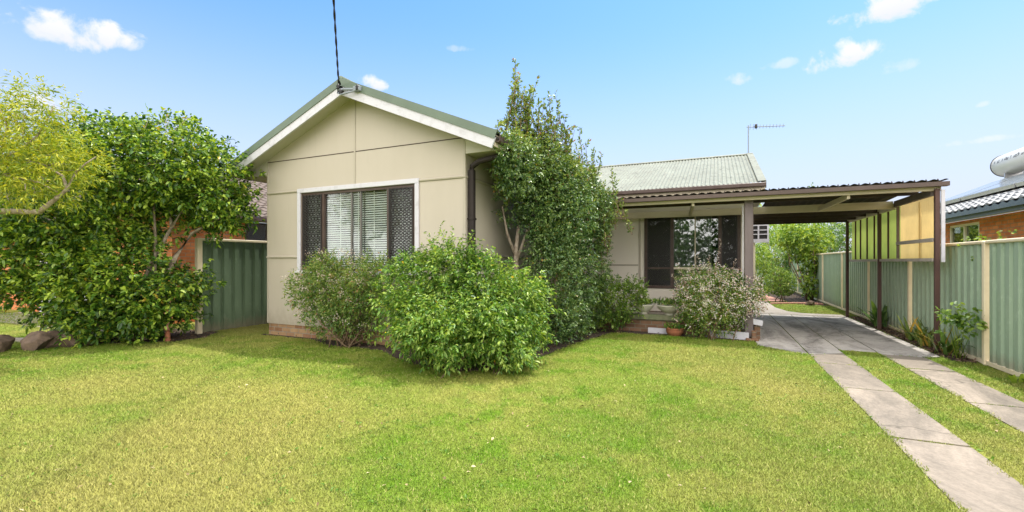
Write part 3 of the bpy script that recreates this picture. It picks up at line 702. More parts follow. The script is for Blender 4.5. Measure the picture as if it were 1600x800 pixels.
# ---- front window: white surround, brown frame, grilles, sliding panes, blinds
win = MB(); fw = 0.085
for (a, b, c_, d_) in ((wx0-fw, wx1+fw, wz1, wz1+fw), (wx0-fw, wx0, wz0, wz1), (wx1, wx1+fw, wz0, wz1)):
    win.box(a, b, WY-.03, WY+.0, c_, d_, .006)
wn = win.build('window', M['white_paint'], house)
mb = MB(); mb.box(wx0-fw-.02, wx1+fw+.02, WY-.07, WY-.002, wz0-.06, wz0-.002, .006); mb.build('sill', M['white_sill'], wn)
mb = MB(); yf0, yf1 = WY+.012, WY+.075; t = .05
xs = [wx0, -6.93, -5.36, wx1]     # grille | panes | grille
mb.box(wx0, wx1, yf0, yf1, wz0, wz0+t); mb.box(wx0, wx1, yf0, yf1, wz1-t, wz1)
for x in xs:
    a = min(max(x-t/2, wx0), wx1-t); mb.box(a, a+t, yf0-.004, yf1, wz0+t, wz1-t)
mb.build('frame', M['brown_metal'], wn)
for x in (-6.24, -6.02):
    mb = MB(); mb.box(x-.013, x+.013, yf0+.02, yf1, wz0+t, wz1-t); mb.build('mullion', M['grey_metal'], wn)
def grille(x0, x1, z0, z1, y, px, pz, parent, th=0.014):
    mb = MB(); nx = int((x1-x0)/px)+1
    # diamond lattice of flat bars clipped to the opening
    s = pz/px
    k0 = -int((z1-z0)/pz)-2
    for sg in (1, -1):
        for k in range(k0, nx+int((z1-z0)/pz)+3):
            # line x = x0 + k*px + sg*(z-z0)/s
            za, zb = z0, z1
            xa = x0+k*px+(0 if sg > 0 else 0); 
            def X(z): return xa+sg*(z-z0)/s
            # clip
            ta, tb = z0, z1
            for lim in (x0, x1):
                pass
            zl = z0+(x0-xa)*s*sg; zr = z0+(x1-xa)*s*sg
            lo, hi = max(z0, min(zl, zr)), min(z1, max(zl, zr))
            if hi-lo < 0.02: continue
            mb.bar((X(lo), y+(0.004 if sg > 0 else -.004), lo), (X(hi), y+(0.004 if sg > 0 else -.004), hi), th, 0.006, (0, 1, 0))
    for a in (x0, x1): mb.box(a-.01, a+.01, y-.012, y+.012, z0, z1)
    return mb.build('security_grille', M['dark_grille'], parent)
grille(wx0+t+.01, -6.93-t/2-.01, wz0+t, wz1-t, WY+.0, .085, .055, wn)
grille(-5.36+t/2+.01, wx1-t-.01, wz0+t, wz1-t, WY+.0, .085, .055, wn)
for a, b in ((wx0+t, -6.93-t/2), (-6.93+t/2, -6.262), (-6.218, -6.042), (-5.998, -5.36-t/2), (-5.36+t/2, wx1-t)):
    mb = MB(); mb.box(a, b, WY+.05, WY+.055, wz0+t, wz1-t); mb.build('pane', M['glass'], wn)
for a, b in ((wx0+.06, -6.27), (-6.25, -6.0), (-5.98, wx1-.06)):
    mb = MB(); z = wz0+.06
    while z < wz1-.06:
        mb.add([(a, WY+.10, z-.013), (b, WY+.10, z-.013), (b, WY+.128, z+.013), (a, WY+.128, z+.013)], [(0, 1, 2, 3)]); z += .042
    for x in (a+(b-a)*.2, a+(b-a)*.75) if b-a > .5 else ((a+b)/2,): mb.box(x-.006, x+.006, WY+.092, WY+.098, wz0+.05, wz1-.04)
    mb.build('venetian_blind', M['blind_white'], wn)
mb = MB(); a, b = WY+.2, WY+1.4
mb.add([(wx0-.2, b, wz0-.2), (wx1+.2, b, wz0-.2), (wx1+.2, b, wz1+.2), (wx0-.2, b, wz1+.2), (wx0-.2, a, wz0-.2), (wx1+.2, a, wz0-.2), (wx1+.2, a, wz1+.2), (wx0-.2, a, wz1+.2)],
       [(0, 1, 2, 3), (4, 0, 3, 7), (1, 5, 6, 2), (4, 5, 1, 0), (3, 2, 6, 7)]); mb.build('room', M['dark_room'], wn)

# ---- verandah window
mb = MB(); t = .07
mb.box(vx0, vx1, MY0-.03, MY0+.06, vz1-t, vz1); mb.box(vx0, vx1, MY0-.03, MY0+.06, vz0, vz0+t)
vxs = [vx0, -0.98, 0.065, vx1]
for x in vxs:
    a = min(max(x-t/2, vx0), vx1-t); mb.box(a, a+t, MY0-.034, MY0+.06, vz0+t, vz1-t)
for a, b in ((vx0+t, -0.98-t/2), (0.065+t/2, vx1-t)): mb.box(a, b, MY0-.02, MY0+.05, 1.33, 1.37)
vw = mb.build('window', M['brown_metal'], house)
mb = MB(); mb.box(-0.98+t/2, 0.065-t/2, MY0-.02, MY0+.05, 1.325, 1.375); mb.box(-.48, -.455, MY0, MY0+.05, 1.375, vz1-t); mb.build('transom', M['cream_beam'], vw)
for a, b, c_, d_ in ((-0.98+t/2, -0.48, 1.375, vz1-t), (-.455, 0.065-t/2, 1.375, vz1-t), (-0.98+t/2, 0.065-t/2, vz0+t, 1.325)):
    mb = MB(); mb.box(a, b, MY0+.02, MY0+.025, c_, d_); mb.build('pane', M['glass_dark'], vw)
for a, b in ((vx0+t, -0.98-t/2), (0.065+t/2, vx1-t)):
    for c_, d_ in ((vz0+t, 1.33), (1.37, vz1-t)):
        mb = MB(); mb.box(a, b, MY0+.03, MY0+.035, c_, d_); mb.build('pane', M['glass'], vw)
        grille(a+.012, b-.012, c_, d_, MY0-.01, .055, .04, vw, 0.012)
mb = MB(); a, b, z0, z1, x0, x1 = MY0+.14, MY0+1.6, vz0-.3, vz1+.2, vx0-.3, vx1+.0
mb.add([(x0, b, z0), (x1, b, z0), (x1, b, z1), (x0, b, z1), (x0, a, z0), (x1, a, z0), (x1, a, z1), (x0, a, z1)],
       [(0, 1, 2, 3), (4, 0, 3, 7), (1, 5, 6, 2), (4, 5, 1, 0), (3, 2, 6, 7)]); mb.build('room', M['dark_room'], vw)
mb = MB()
n = 40; xs = np.linspace(-1.0, -.1, n)
mb.v = [(x, MY0+.1+.015*math.sin(i*1.9), z) for z in (vz0, vz1) for i, x in enumerate(xs)]; mb.f = [(i, i+1, n+i+1, n+i) for i in range(n-1)]
mb.build('curtain', M['curtain'], vw, True)

# ---- service bracket where the cable meets the gable
mb = MB()
mb.tube([(RX-.02, OY-.05, 4.56), (RX+.42, OY-.05, 4.50)], 0.022, 8); mb.box(RX+.36, RX+.5, OY-.08, OY+.0, 4.46, 4.55, .01)
mb.tube([(RX+.0, OY-.05, 4.50), (RX+.1, OY-.09, 4.44), (RX+.3, OY-.09, 4.45), (RX+.42, OY-.05, 4.48)], 0.014, 6)
br = mb.build('service_bracket', M['wire_grey'], house)
for x, z in ((RX+.02, 4.60), (RX+.08, 4.50), (RX+.46, 4.52)):
    mb = MB(); mb.lathe((x, OY-.07, z-.05), [(.018, 0), (.035, .015), (.022, .035), (.038, .055), (.022, .075), (.015, .1)], 10)
    mb.build('insulator', M['black_rubber'], br, True)

# ------------------------------------------------------------------ carport with the verandah roof
car = thing('carport', (2, 12, 0), 'flat roofed carport of brown posts and corrugated sheet with yellow and green side panels', 'carport')
CZ = 2.80
def rs(y): return CZ+.02+(-.012)*(y-9.6)
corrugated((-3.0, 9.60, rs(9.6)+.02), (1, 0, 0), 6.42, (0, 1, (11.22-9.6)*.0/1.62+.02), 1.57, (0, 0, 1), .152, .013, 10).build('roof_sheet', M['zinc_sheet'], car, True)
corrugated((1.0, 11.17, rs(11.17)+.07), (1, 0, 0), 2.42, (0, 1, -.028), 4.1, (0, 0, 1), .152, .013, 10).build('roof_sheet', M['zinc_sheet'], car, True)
mb = MB()
P = [(-3.0, 9.56, 2.735), (-3.0, 9.56, 2.805), (-3.0, 9.575, 2.805), (-3.0, 9.575, 2.75), (-3.0, 9.665, 2.75), (-3.0, 9.665, 2.81), (-3.0, 9.68, 2.81), (-3.0, 9.68, 2.735)]
mb.prism(P, (6.42, 0, 0)); mb.build('gutter', M['gutter_brown'], car)
mb = MB(); mb.box(-3.0, 3.36, 9.70, 9.745, 2.675, 2.752, .004); mb.build('front_beam', M['cream_beam'], car)
mb = MB(); mb.box(-3.7, 3.34, 10.55, 10.595, 2.715, 2.772, .004); mb.build('purlin', M['dark_timber'], car)
mb = MB(); mb.box(-3.7, 3.24, 11.505, 11.55, 2.57, 2.725, .004); mb.build('beam', M['cream_beam'], car)
for y in (12.5, 13.35, 14.2, 15.05):
    mb = MB(); mb.box(.62, 3.24, y, y+.045, 2.585, 2.735, .004); mb.build('purlin', M['dark_timber'], car)
for x in (-.55, 2.0):
    mb = MB(); mb.bar((x-.02, 11.48, 2.62), (x+.12, 9.76, 2.66), .045, .09); mb.build('brace', M['cream_beam'], car)
mb = MB(); mb.box(3.245, 3.29, 9.75, 11.5, 2.60, 2.72); mb.build('side_rail', M['mauve_post'], car)
mb = MB(); mb.box(3.245, 3.29, 11.5, 15.1, 2.56, 2.68); mb.build('side_rail', M['cream_beam'], car)
for i, (x, y, z1) in enumerate(((3.29, 9.66, 2.70), (3.26, 12.44, 2.60), (3.22, 14.95, 2.60))):
    mb = MB(); q = .032; mb.box(x-q, x+q, y-q, y+q, 0, z1, .006); mb.build('post', M['brown_post'], car)
mb = MB(); mb.box(.49, .64, 9.86, 10.01, 0.05, 2.70, .008); p = mb.build('post', M['mauve_post'], car)
p['label'] = 'thick mauve grey post at the verandah corner'
mb = MB(); mb.box(.455, .475, 9.92, 9.95, .2, 2.6); mb.build('downpipe', M['white_paint'], car)
# translucent side sheets (corrugated, fixed to the outside of the posts)
def side_sheet(y0, y1, z0, z1, mat, name):
    o = corrugated((3.335, y0, z0), (0, 1, 0), y1-y0, (0, 0, 1), z1-z0, (1, 0, 0), .076, .008).build(name, mat, car, True); return o
side_sheet(9.72, 11.42, 1.56, 2.68, M['sheet_yellow'], 'yellow_sheet')
side_sheet(11.44, 15.0, 1.56, 2.66, M['sheet_green'], 'green_sheet')
mb = MB(); mb.box(3.25, 3.32, 9.74, 15.0, 1.51, 1.565); mb.build('bottom_rail', M['grey_rail'], car)
mb = MB(); mb.box(3.25, 3.32, 9.74, 11.4, 1.84, 1.90); mb.build('middle_rail', M['grey_rail'], car)
for y in (12.02, 12.95, 13.5, 14.05, 14.5):
    mb = MB(); mb.box(3.285, 3.315, y-.010, y+.010, 1.57, 2.6); mb.build('stud', M['brown_post'], car)
mb = MB(); mb.box(3.27, 3.31, 11.40, 11.44, 1.57, 2.6); mb.build('stud', M['mauve_post'], car)
mb = MB(); mb.box(3.352, 3.39, 10.50, 10.55, 1.57, 2.59); mb.build('stud', M['ivory'], car)
mb = MB(); mb.box(3.334, 3.382, 9.62, 9.65, 1.50, 2.68); mb.build('edge_strip', M['white_paint'], car)
mb = MB()
for i in range(42):
    x = -2.9+i*.152; mb.lathe((x, 9.75, rs(9.75)+.035), [(.018, 0), (.018, .006), (.009, .01), (.008, .022), (.003, .026)], 8)
o = mb.build('roof_screws', M['dark_timber'], car); o['kind'] = 'stuff'

# hanging white louvre frame at the back of the house wall
ls = thing('louvre_frame', (1.2, 16.6, 0), 'white louvre frame with dark slots on a white post behind the carport', 'louvre')
mb = MB(); z0, z1, x0, x1, y = 2.12, 2.70, .62, 1.52, 16.6
for x in (x0, .92, 1.20, x1-.05): mb.box(x, x+.045, y, y+.05, z0, z1)
for z in (2.375, 2.51): mb.box(x0, x1, y-.003, y+.052, z, z+.028)
mb.box(x0, x1, y-.003, y+.052, z1-.04, z1); mb.box(x0, x1, y-.003, y+.052, z0, z0+.12)
mb.build('frame', M['white_paint'], ls)
mb = MB(); mb.box(x0+.02, x1-.02, y+.056, y+.09, z0+.05, z1-.02); mb.build('backing', M['dark_grille'], ls)
mb = MB(); mb.box(1.02, 1.14, y+.1, y+.2, 0, z0+.3); mb.build('post', M['ivory'], ls)

# tv antenna on the ridge
an = thing('tv_antenna', (.86, 15.3, 4.72), 'thin grey television antenna on a mast at the right end of the ridge', 'antenna')
mb = MB(); mb.tube([(.86, 15.3, 4.65), (.86, 15.3, 5.58)], .016, 8); mb.build('mast', M['wire_grey'], an)
bd = np.array([.96, .28, 0]); bd /= np.linalg.norm(bd); b0 = np.array([.86, 15.3, 5.53])
mb = MB(); mb.tube([b0-bd*.05, b0+bd*1.02], .013, 6); bo = mb.build('boom', M['wire_grey'], an)
for i in range(11):
    s = .05+i*.092; c_ = b0+bd*s; hl = .085 if i > 2 else .14
    side = np.cross(bd, UPV)
    mb = MB(); mb.tube([c_-UPV*hl*.6-side*.02, c_+UPV*hl*.6+side*.02], .006, 5); mb.build('element', M['wire_grey'], an)
mb = MB(); mb.box(b0[0]+.17, b0[0]+.24, 15.30, 15.38, 5.48, 5.60, .01); mb.build('dipole_box', M['black_rubber'], an)

# service cable from the street to the gable, and the two thin lines over the next house
mb = MB(); a = Vector((RX+.04, OY-.08, 4.66)); b = Vector(at(521, 0, 6.0)); d = b-a; e = a+d*4.2+Vector((0, 0, .55))
for ph in (0, math.pi):
    pts = []
    for i in range(161):
        s = i/160; p = a+d*(4.2*s)+Vector((0, 0, .55*s*s)); w = s*95+ph
        p += Vector((math.cos(w)*.010, 0, math.sin(w)*.010)); pts.append(p)
    mb.tube(pts, .0105, 5)
tag(mb.build('service_cable', M['black_rubber'], None, True), 'black twisted power cable running up from the front gable peak', 'cable')
for (p0, p1, lb) in (((40, 137), (215, 205), 'thin power line over the left tree, the upper of two'), ((60, 176), (215, 214), 'thin power line over the left tree, the lower of two')):
    A, B = at(p0[0]-300, p0[1]-110, 22), at(p1[0], p1[1], 30)
    mb = MB(); mb.tube([A*(1-s)+B*s-UPV*(.3*4*s*(1-s)) for s in np.linspace(0, 1, 12)], .012, 5)
    tag(mb.build('power_line', M['wire_grey']), lb, 'power line', 'power lines on the left')

# ------------------------------------------------------------------ fences
fx = 3.57
fr = thing('metal_fence', (fx, 9, 0), 'long pale green ribbed metal fence with cream posts along the driveway', 'fence')
ys = [.35, 3.2, 6.02, 8.84, 11.68, 14.38, 17.1, 19.95, 22.8, 25.6, 28.4]
for i, y in enumerate(ys):
    mb = MB(); mb.box(fx-.045, fx+.045, y-.035, y+.035, 0, 1.80, .006); mb.build('post', M['fence_cream'], fr)
    if i < len(ys)-1:
        y1 = ys[i+1]
        ribbed_fence((fx-.016, y+.03), (fx-.016, y1-.03), .05, 1.775, (1, 0)).build('panel', M['fence_green'], fr)
        mb = MB(); mb.box(fx-.04, fx+.04, y+.036, y1-.036, 1.765, 1.815, .012); mb.build('top_rail', M['fence_cream'], fr)
        mb = MB(); mb.box(fx-.03, fx+.03, y+.036, y1-.036, .02, .075); mb.build('bottom_rail', M['fence_cream'], fr)
lx = -9.8
fl = thing('metal_fence', (lx, 7, 0), 'dark green ribbed metal fence with a cream end post left of the house', 'fence')
ls_ = [5.94, 8.4, 10.9, 13.4]
for i, y in enumerate(ls_):
    mb = MB(); mb.box(lx-.05, lx+.05, y-.05, y+.05, 0, 2.0, .006); mb.build('post', M['fence_cream'], fl)
    if i < len(ls_)-1:
        y1 = ls_[i+1]
        ribbed_fence((lx+.016, y+.05), (lx+.016, y1-.05), .03, 1.95, (-1, 0), .24, .04).build('panel', M['fence_dark_green'], fl)
        mb = MB(); mb.box(lx-.045, lx+.045, y+.052, y1-.052, 1.945, 2.0, .01); mb.build('top_rail', M['fence_cream'], fl)
fb = thing('metal_fence', (0, 32, 0), 'pale grey green metal fence across the far back yard', 'fence')
mb = ribbed_fence((-12, 32), (3.5, 32), .05, 1.75, (0, 1)); mb.build('panel', M['fence_pale'], fb)
for x in (-11.9, -9, -6.2, -3.4, -.6, 2.2):
    mb = MB(); mb.box(x-.04, x+.04, 31.93, 31.99, 0, 1.8); mb.build('post', M['fence_cream'], fb)

# ------------------------------------------------------------------ neighbouring brick house on the right
nh = thing('brick_house', (8, 12, 0), 'orange brick house with grey tiled roof beyond the right fence', 'house')
gx = 5.2; nwx = 5.72
mb = MB()
ny0, ny1 = 14.5, 16.05           # window
wz_0, wz_1 = 1.35, 2.47
for a, b, c_, d_ in ((4.0, ny0, 0, 2.55), (ny1, 22, 0, 2.55), (ny0, ny1, 0, wz_0), (ny0, ny1, wz_1, 2.55)): mb.box(nwx, nwx+.11, a, b, c_, d_)
mb.box(nwx+.11, 14, 4.0, 4.11, 0, 2.55); mb.box(nwx+.11, 14, 21.89, 22, 0, 2.55)
mb.build('wall', M['brick_orange'], nh)
mb = MB(); mb.box(gx+.12, nwx, 3.7, 22.2, 2.555, 2.57); mb.build('eave_lining', M['ivory'], nh)
mb = MB(); P = [(gx, 3.6, 2.58), (gx, 3.6, 2.71), (gx+.012, 3.6, 2.71), (gx+.012, 3.6, 2.595), (gx+.10, 3.6, 2.595), (gx+.10, 3.6, 2.58)]
mb.prism(P, (0, 18.7, 0)); mb.build('gutter', M['slate_gutter'], nh)
mb = MB(); mb.box(gx+.10, gx+.13, 3.6, 22.3, 2.50, 2.66); mb.build('fascia', M['slate_gutter'], nh)
mb = MB(); f_ = .06
mb.box(nwx+.02, nwx+.09, ny0, ny1, wz_1-f_, wz_1); mb.box(nwx+.02, nwx+.09, ny0, ny1, wz_0, wz_0+f_)
for y in (ny0, (ny0+ny1)/2-.04, ny1-f_): mb.box(nwx+.015, nwx+.09, y, y+f_+.01, wz_0+f_, wz_1-f_)
nwin = mb.build('window', M['ivory'], nh)
for a, b in ((ny0+f_, 15.23), (15.31, ny1-f_)):
    mb = MB(); mb.box(nwx+.05, nwx+.055, a, b, wz_0+f_, wz_1-f_); mb.build('pane', M['glass_dark'], nwin)
mb = MB(); mb.box(nwx+.3, nwx+.32, ny0-.2, ny1+.2, wz_0-.2, wz_1+.08); mb.build('curtain', M['curtain'], nwin)
# tiled roof: courses that step, tiles that roll
def tile_roof(name, x0, z0, dx, tan, y0, y1, sgn, mat, parent):
    mb = MB(); course = .30; n = int(dx/course); per = .30; ny = int((y1-y0)/per*6)+1
    yy = np.linspace(y0, y1, ny); roll = .022*np.cos(2*np.pi*(yy-y0)/per)
    for i in range(n):
        xa = x0+sgn*(i*course-.02); xb = x0+sgn*(i+1)*course
        za = z0+tan*(i*course-.02)+.045; zb = z0+tan*(i+1)*course+.005
        b = len(mb.v)
        for x, z in ((xa, za-.05), (xa, za), (xb, zb)): mb.v += [(x, y, z+r_) for y, r_ in zip(yy, roll)]
        for k in range(2): mb.f += [(b+k*ny+j, b+k*ny+j+1, b+(k+1)*ny+j+1, b+(k+1)*ny+j) for j in range(ny-1)]
    o = mb.build(name, mat, parent); return smooth_angle(o, 50)
tile_roof('roof', gx+.02, 2.70, 4.8, .40, 3.6, 22.3, 1, M['tile_roof'], nh)
tile_roof('roof', gx+9.6, 2.70, 4.8, .40, 3.6, 22.3, -1, M['tile_roof'], nh)
mb = MB(); mb.tube([(gx+4.82, 3.6, 4.66), (gx+4.82, 22.3, 4.66)], .11, 10); mb.build('ridge_cap', M['tile_roof'], nh, True)
# solar collectors and the storage tank on that roof
def slope(x): return 2.70+.40*(x-gx)
for i, (y0, y1, lb) in enumerate(((11.6, 14.1, 'nearest'), (14.16, 16.66, 'middle'), (16.72, 19.2, 'farthest'))):
    sp = thing('solar_panel', (6.3, y0, slope(6.3)), 'grey framed solar panel on the tiled roof at right, the %s of three' % lb, 'solar panel', 'solar panels on the neighbouring roof')
    A = Vector((6.2, y0, slope(6.2)+.10)); B = Vector((7.95, y0, slope(7.95)+.13)); n_ = Vector((-.37, 0, .93))
    mb = MB(); mb.prism([A, B, B+n_*.09, A+n_*.09], (0, y1-y0, 0)); mb.build('frame', M['steel'], sp)
    mb = MB(); A2 = A+(B-A)*.03+n_*.092; B2 = A+(B-A)*.97+n_*.092; e = Vector((0, .05, 0))
    mb.prism([A2+e, B2+e, B2+e+n_*.004, A2+e+n_*.004], (0, y1-y0-.1, 0)); mb.build('glass', M['solar_dark'], sp)
tk = thing('water_tank', (8.25, 18, slope(8.25)), 'white cylindrical solar hot water tank on top of the tiled roof', 'tank')
tz = slope(8.2)+.62; n = 28
mb = MB(); pr = [(-.02, .18), (0, .30), (.05, .335), (2.35, .335), (2.40, .30), (2.42, .18)]
for s, r_ in pr: mb.v += [(8.25+r_*math.cos(2*math.pi*j/n), 17.05+s, tz+r_*math.sin(2*math.pi*j/n)) for j in range(n)]
mb.f = [(i*n+j, i*n+(j+1) % n, (i+1)*n+(j+1) % n, (i+1)*n+j) for i in range(len(pr)-1) for j in range(n)]+[tuple(range(n)), tuple(range((len(pr)-1)*n, len(pr)*n))]
smooth_angle(mb.build('shell', M['tank_white'], tk), 40)
for s in (.03, 2.33):
    mb = MB(); mb.tube([(8.25+.341*math.cos(a), 17.05+s, tz+.341*math.sin(a)) for a in np.linspace(0, 6.283, 30)], .012, 6)
    mb.build('end_band', M['dark_grille'], tk, True)
mb = MB(); rr = .337; y = 19.2
for w in (.10, .16, .05, .22, .10, .30, .14):       # the worn, unreadable word on the tank's side
    for k in range(max(1, int(w/.055))):
        a0 = math.pi-.12+random.uniform(-.05, .05); hgt = random.uniform(.16, .3)
        mb.add([(8.25+rr*math.cos(a), yy_, tz+rr*math.sin(a)) for a, yy_ in ((a0, y-k*.055), (a0, y-k*.055-.035), (a0-hgt, y-k*.055-.035), (a0-hgt, y-k*.055))], [(0, 1, 2, 3)])
    y -= w+.08
mb.build('lettering', M['dark_grille'], tk)
for yy_ in (17.4, 18.9):
    mb = MB(); mb.box(8.05, 8.45, yy_, yy_+.06, slope(8.05), tz-.3); mb.build('cradle', M['steel'], tk)

# ------------------------------------------------------------------ neighbouring brick house on the left
n2 = thing('brick_house', (-15, 9, 0), 'orange brick house with brown tiled roof beyond the left fence', 'house')
mb = MB(); hx = -11.9; hy = 6.6
mb.box(hx-.11, hx, hy, 8.45, 0, 2.62); mb.box(hx-.11, hx, 9.9, 20, 0, 2.62); mb.box(hx-.11, hx, 8.45, 9.9, 0, 1.2)
mb.box(-26, -18.6, hy, hy+.11, 0, 2.62); mb.box(-15.6, hx-.11, hy, hy+.11, 0, 2.62); mb.box(-18.6, -15.6, hy, hy+.11, 2.2, 2.62)
mb.build('wall', M['brick_orange'], n2)
mb = MB(); mb.box(hx-.06, hx-.03, 8.45, 9.9, 1.2, 2.62)
for y in (8.45, 9.1, 9.84): mb.box(hx-.03, hx+.01, y, y+.06, 1.2, 2.62)
w2 = mb.build('window', M['brown_metal'], n2)
mb = MB(); mb.box(hx-.028, hx-.022, 8.52, 9.08, 1.25, 2.6); mb.box(hx-.028, hx-.022, 9.18, 9.82, 1.25, 2.6); mb.build('pane', M['glass_dark'], w2)
mb = MB()
for k in range(22): mb.box(-18.6, -15.6, hy+.05-(.012 if k % 2 else 0), hy+.08, k*.1, k*.1+.098)
mb.build('garage_door', M['white_paint'], n2)
mb = MB(); mb.box(hx+.30, hx+.42, hy-.5, 20.4, 2.62, 2.76, .01); mb.box(-26, hx+.30, hy-.55, hy-.43, 2.62, 2.76, .01); mb.build('gutter', M['brown_metal'], n2)
mb = MB(); mb.box(hx, hx+.3, hy-.4, 20.4, 2.625, 2.64); mb.box(-26, hx, hy-.42, hy, 2.625, 2.64); mb.build('eave_lining', M['soffit'], n2)
tile_roof('roof', hx+.36, 2.74, 5.0, .40, hy-.5, 20.4, -1, M['tile_brown'], n2)
mb = MB(); mb.prism([(hx+.3, hy-.45, 2.74), (hx-4.6, hy-.45, 4.7), (-22, hy-.45, 4.7), (-26.0, hy-.45, 2.74)], (0, .08, 0)); mb.build('gable', M['tile_brown'], n2)
flat('neighbour_path', [(-22, 5.2), (-11.5, 5.0), (-11.5, 5.45), (-15.4, 5.7), (-15.4, 6.5), (-18.8, 6.5), (-18.8, 5.8), (-22, 5.8)], .014, M['path_concrete'])
flat('kerb_edging', [(-13.6, 3.2), (-10.6, 4.55), (-10.6, 4.75), (-13.6, 3.5)], .05, M['path_concrete'])

# ------------------------------------------------------------------ planter by the verandah, pots, planks
pl = thing('planter_wall', (-1, 10, 0), 'low brown brick planter wall capped with mossy timber below the verandah window', 'planter')
mb = MB(); mb.box(-2.6, .48, 10.03, 10.14, 0, .27); mb.box(.66, .76, 9.92, 10.5, 0, .30); mb.build('brickwork', M['brick_brown'], pl)
mb = MB(); mb.box(-2.7, .485, 9.99, 10.18, .272, .385, .012); mb.build('timber_cap', M['moss_timber'], pl)
mb = MB(); mb.box(-2.6, .48, 10.145, 10.6, 0, .30); mb.build('soil', M['soil'], pl)
mb = MB(); mb.bar((.60, 9.90, .36), (.80, 9.88, .33), .05, .10); mb.build('white_corner', M['white_paint'], pl)

def bowl_pot(c, s, label):
    t = thing('planter_bowl', c, label, 'plant pot', 'stone bowls on the planter wall')
    mb = MB(); mb.lathe(c, [(.10*s, 0), (.11*s, .02), (.09*s, .035), (.17*s, .075), (.25*s, .15), (.27*s, .185), (.285*s, .19), (.285*s, .21), (.255*s, .21), (.24*s, .17), (.02, .165)], 28)
    smooth_angle(mb.build('bowl', M['pot_stone'], t), 40); return t
r = np.random.default_rng(31)
def pot_plant(c, kind, parent, h=.22, w=.16, n=90, name='plant'):
    P = np.array(c)+r.normal(0, 1, (n, 3))*np.array([w*.5, w*.35, .02]); P[:, 2] = c[2]+np.abs(r.normal(0, .03, n))
    D = r.normal(0, .55, (n, 3)); D[:, 2] = np.abs(D[:, 2])+.7
    V, F = leaf_arrays(P, D, r.uniform(.5, 1.0, n)*h, r.uniform(.6, 1.2, n)*h*.16, r, .3, .2, .4)
    return tri_mesh(name, V, F, kind, parent)
b1 = Vector((-1.44, 10.10, .386)); b2 = Vector((-.90, 10.10, .386))
t = bowl_pot(b1, .80, 'stone bowl with pink flowers on the timber cap, nearer the tall hedge'); pot_plant((b1.x+.02, b1.y, .58), M['leaf_olive'], t, .20, .2, 130); pot_plant((b1.x-.10, b1.y-.05, .57), M['petal_pink'], t, .12, .08, 40, 'blossom')
t = bowl_pot(b2, 1.0, 'wider stone bowl with wispy reddish stems on the timber cap'); pot_plant((b2.x, b2.y, .58), M['leaf_pinkish'], t, .26, .3, 130); pot_plant((b2.x+.1, b2.y-.1, .58), M['petal'], t, .10, .12, 14, 'blossom')
tp = thing('terracotta_pot', (-.78, 9.78, 0), 'round terracotta pot with a small plant on the soil in front of the planter wall', 'plant pot')
mb = MB(); mb.lathe((-.78, 9.78, .0), [(.10, 0), (.15, .05), (.17, .10), (.165, .14), (.18, .145), (.18, .165), (.15, .165), (.14, .13), (.02, .125)], 26); smooth_angle(mb.build('pot', M['terracotta'], tp), 40)
pot_plant((-.78, 9.78, .13), M['leaf_abelia'], tp, .2, .2, 110)
mb = MB(); mb.bar((-1.32, 9.93, .06), (-.93, 9.91, .06), .03, .12); tag(mb.build('plank', M['white_paint']), 'short white painted plank left of the terracotta pot', 'plank')
mb = MB(); mb.bar((-.22, 9.86, .085), (.56, 9.78, .075), .035, .15); tag(mb.build('plank', M['white_paint']), 'long white painted plank under the flowering bush beside the verandah post', 'plank')
mb = MB(); mb.box(.60, .68, 9.70, 9.78, 0, .2, .01); mb.box(.50, .72, 9.66, 9.80, 0, .05, .01); tag(mb.build('brick', M['brick_brown']), 'upright brown brick at the foot of the verandah post', 'brick')

# ------------------------------------------------------------------ rocks and ornaments
def rock(name, c, s, seed, label, cat_='rock', mat=None, group='rocks edging the left garden bed'):
    bm = bmesh.new(); bmesh.ops.create_icosphere(bm, subdivisions=4, radius=1); rg = np.random.default_rng(seed)
    planes = [unit(rg.normal(0, 1, (1, 3)))[0] for _ in range(15)]; hs = rg.uniform(.42, .80, 15)
    for v in bm.verts:
        p = np.array(v.co); 
        for d, h in zip(planes, hs):
            q = p@d
            if q > h: p = p-d*(q-h)*.98
        p = p*(1+.03*math.sin(p[0]*9+seed)+.025*math.sin(p[1]*13+p[2]*7)+.012*math.sin(p[2]*31+p[0]*23))
        v.co = Vector((p[0]*s[0], p[1]*s[1], p[2]*s[2]))
    a = rg.uniform(-.4, .4); bmesh.ops.rotate(bm, verts=bm.verts, cent=(0, 0, 0), matrix=Matrix.Rotation(YAW+a, 3, 'Z'))
    for v in bm.verts: v.co += Vector((0, 0, s[2]*.5))
    mb = MB(); mb.bm(bm); o = mb.build(name, mat or M['rock']); o.location = (c[0], c[1], c[2]-.02); smooth_angle(o, 14)
    return tag(o, label, cat_, group)
rock('rock', at(-8, 552, 7.55)*[1, 1, 0], (.30, .28, .26), 3, 'brown rock cut by the left edge of the photo')
rock('rock', at(54, 548, 7.75)*[1, 1, 0], (.30, .23, .23), 5, 'largest brown rock in the row, left of its neighbour with a ridge')
rock('rock', at(82, 543, 8.0)*[1, 1, 0], (.23, .21, .26), 8, 'pointed brown rock leaning on the largest rock')
rock('rock', at(118, 541, 8.05)*[1, 1, 0], (.32, .23, .18), 12, 'flat dark rock at the left edge of the mulch under the hedge')
rock('rock', at(1266, 478, 15.6)*[1, 1, 0], (.17, .15, .14), 15, 'small reddish brown stone on the grass behind the carport', group=None)
c_ = at(262, 530, 8.6)*[1, 1, 0]
go = thing('garden_ornament', tuple(c_), 'small pink ornament standing on a stem under the left hedge', 'ornament')
mb = MB(); mb.lathe(c_, [(.055, 0), (.06, .02), (.04, .05), (.045, .14), (.03, .2)], 14); mb.build('stem', M['terracotta'], go, True)
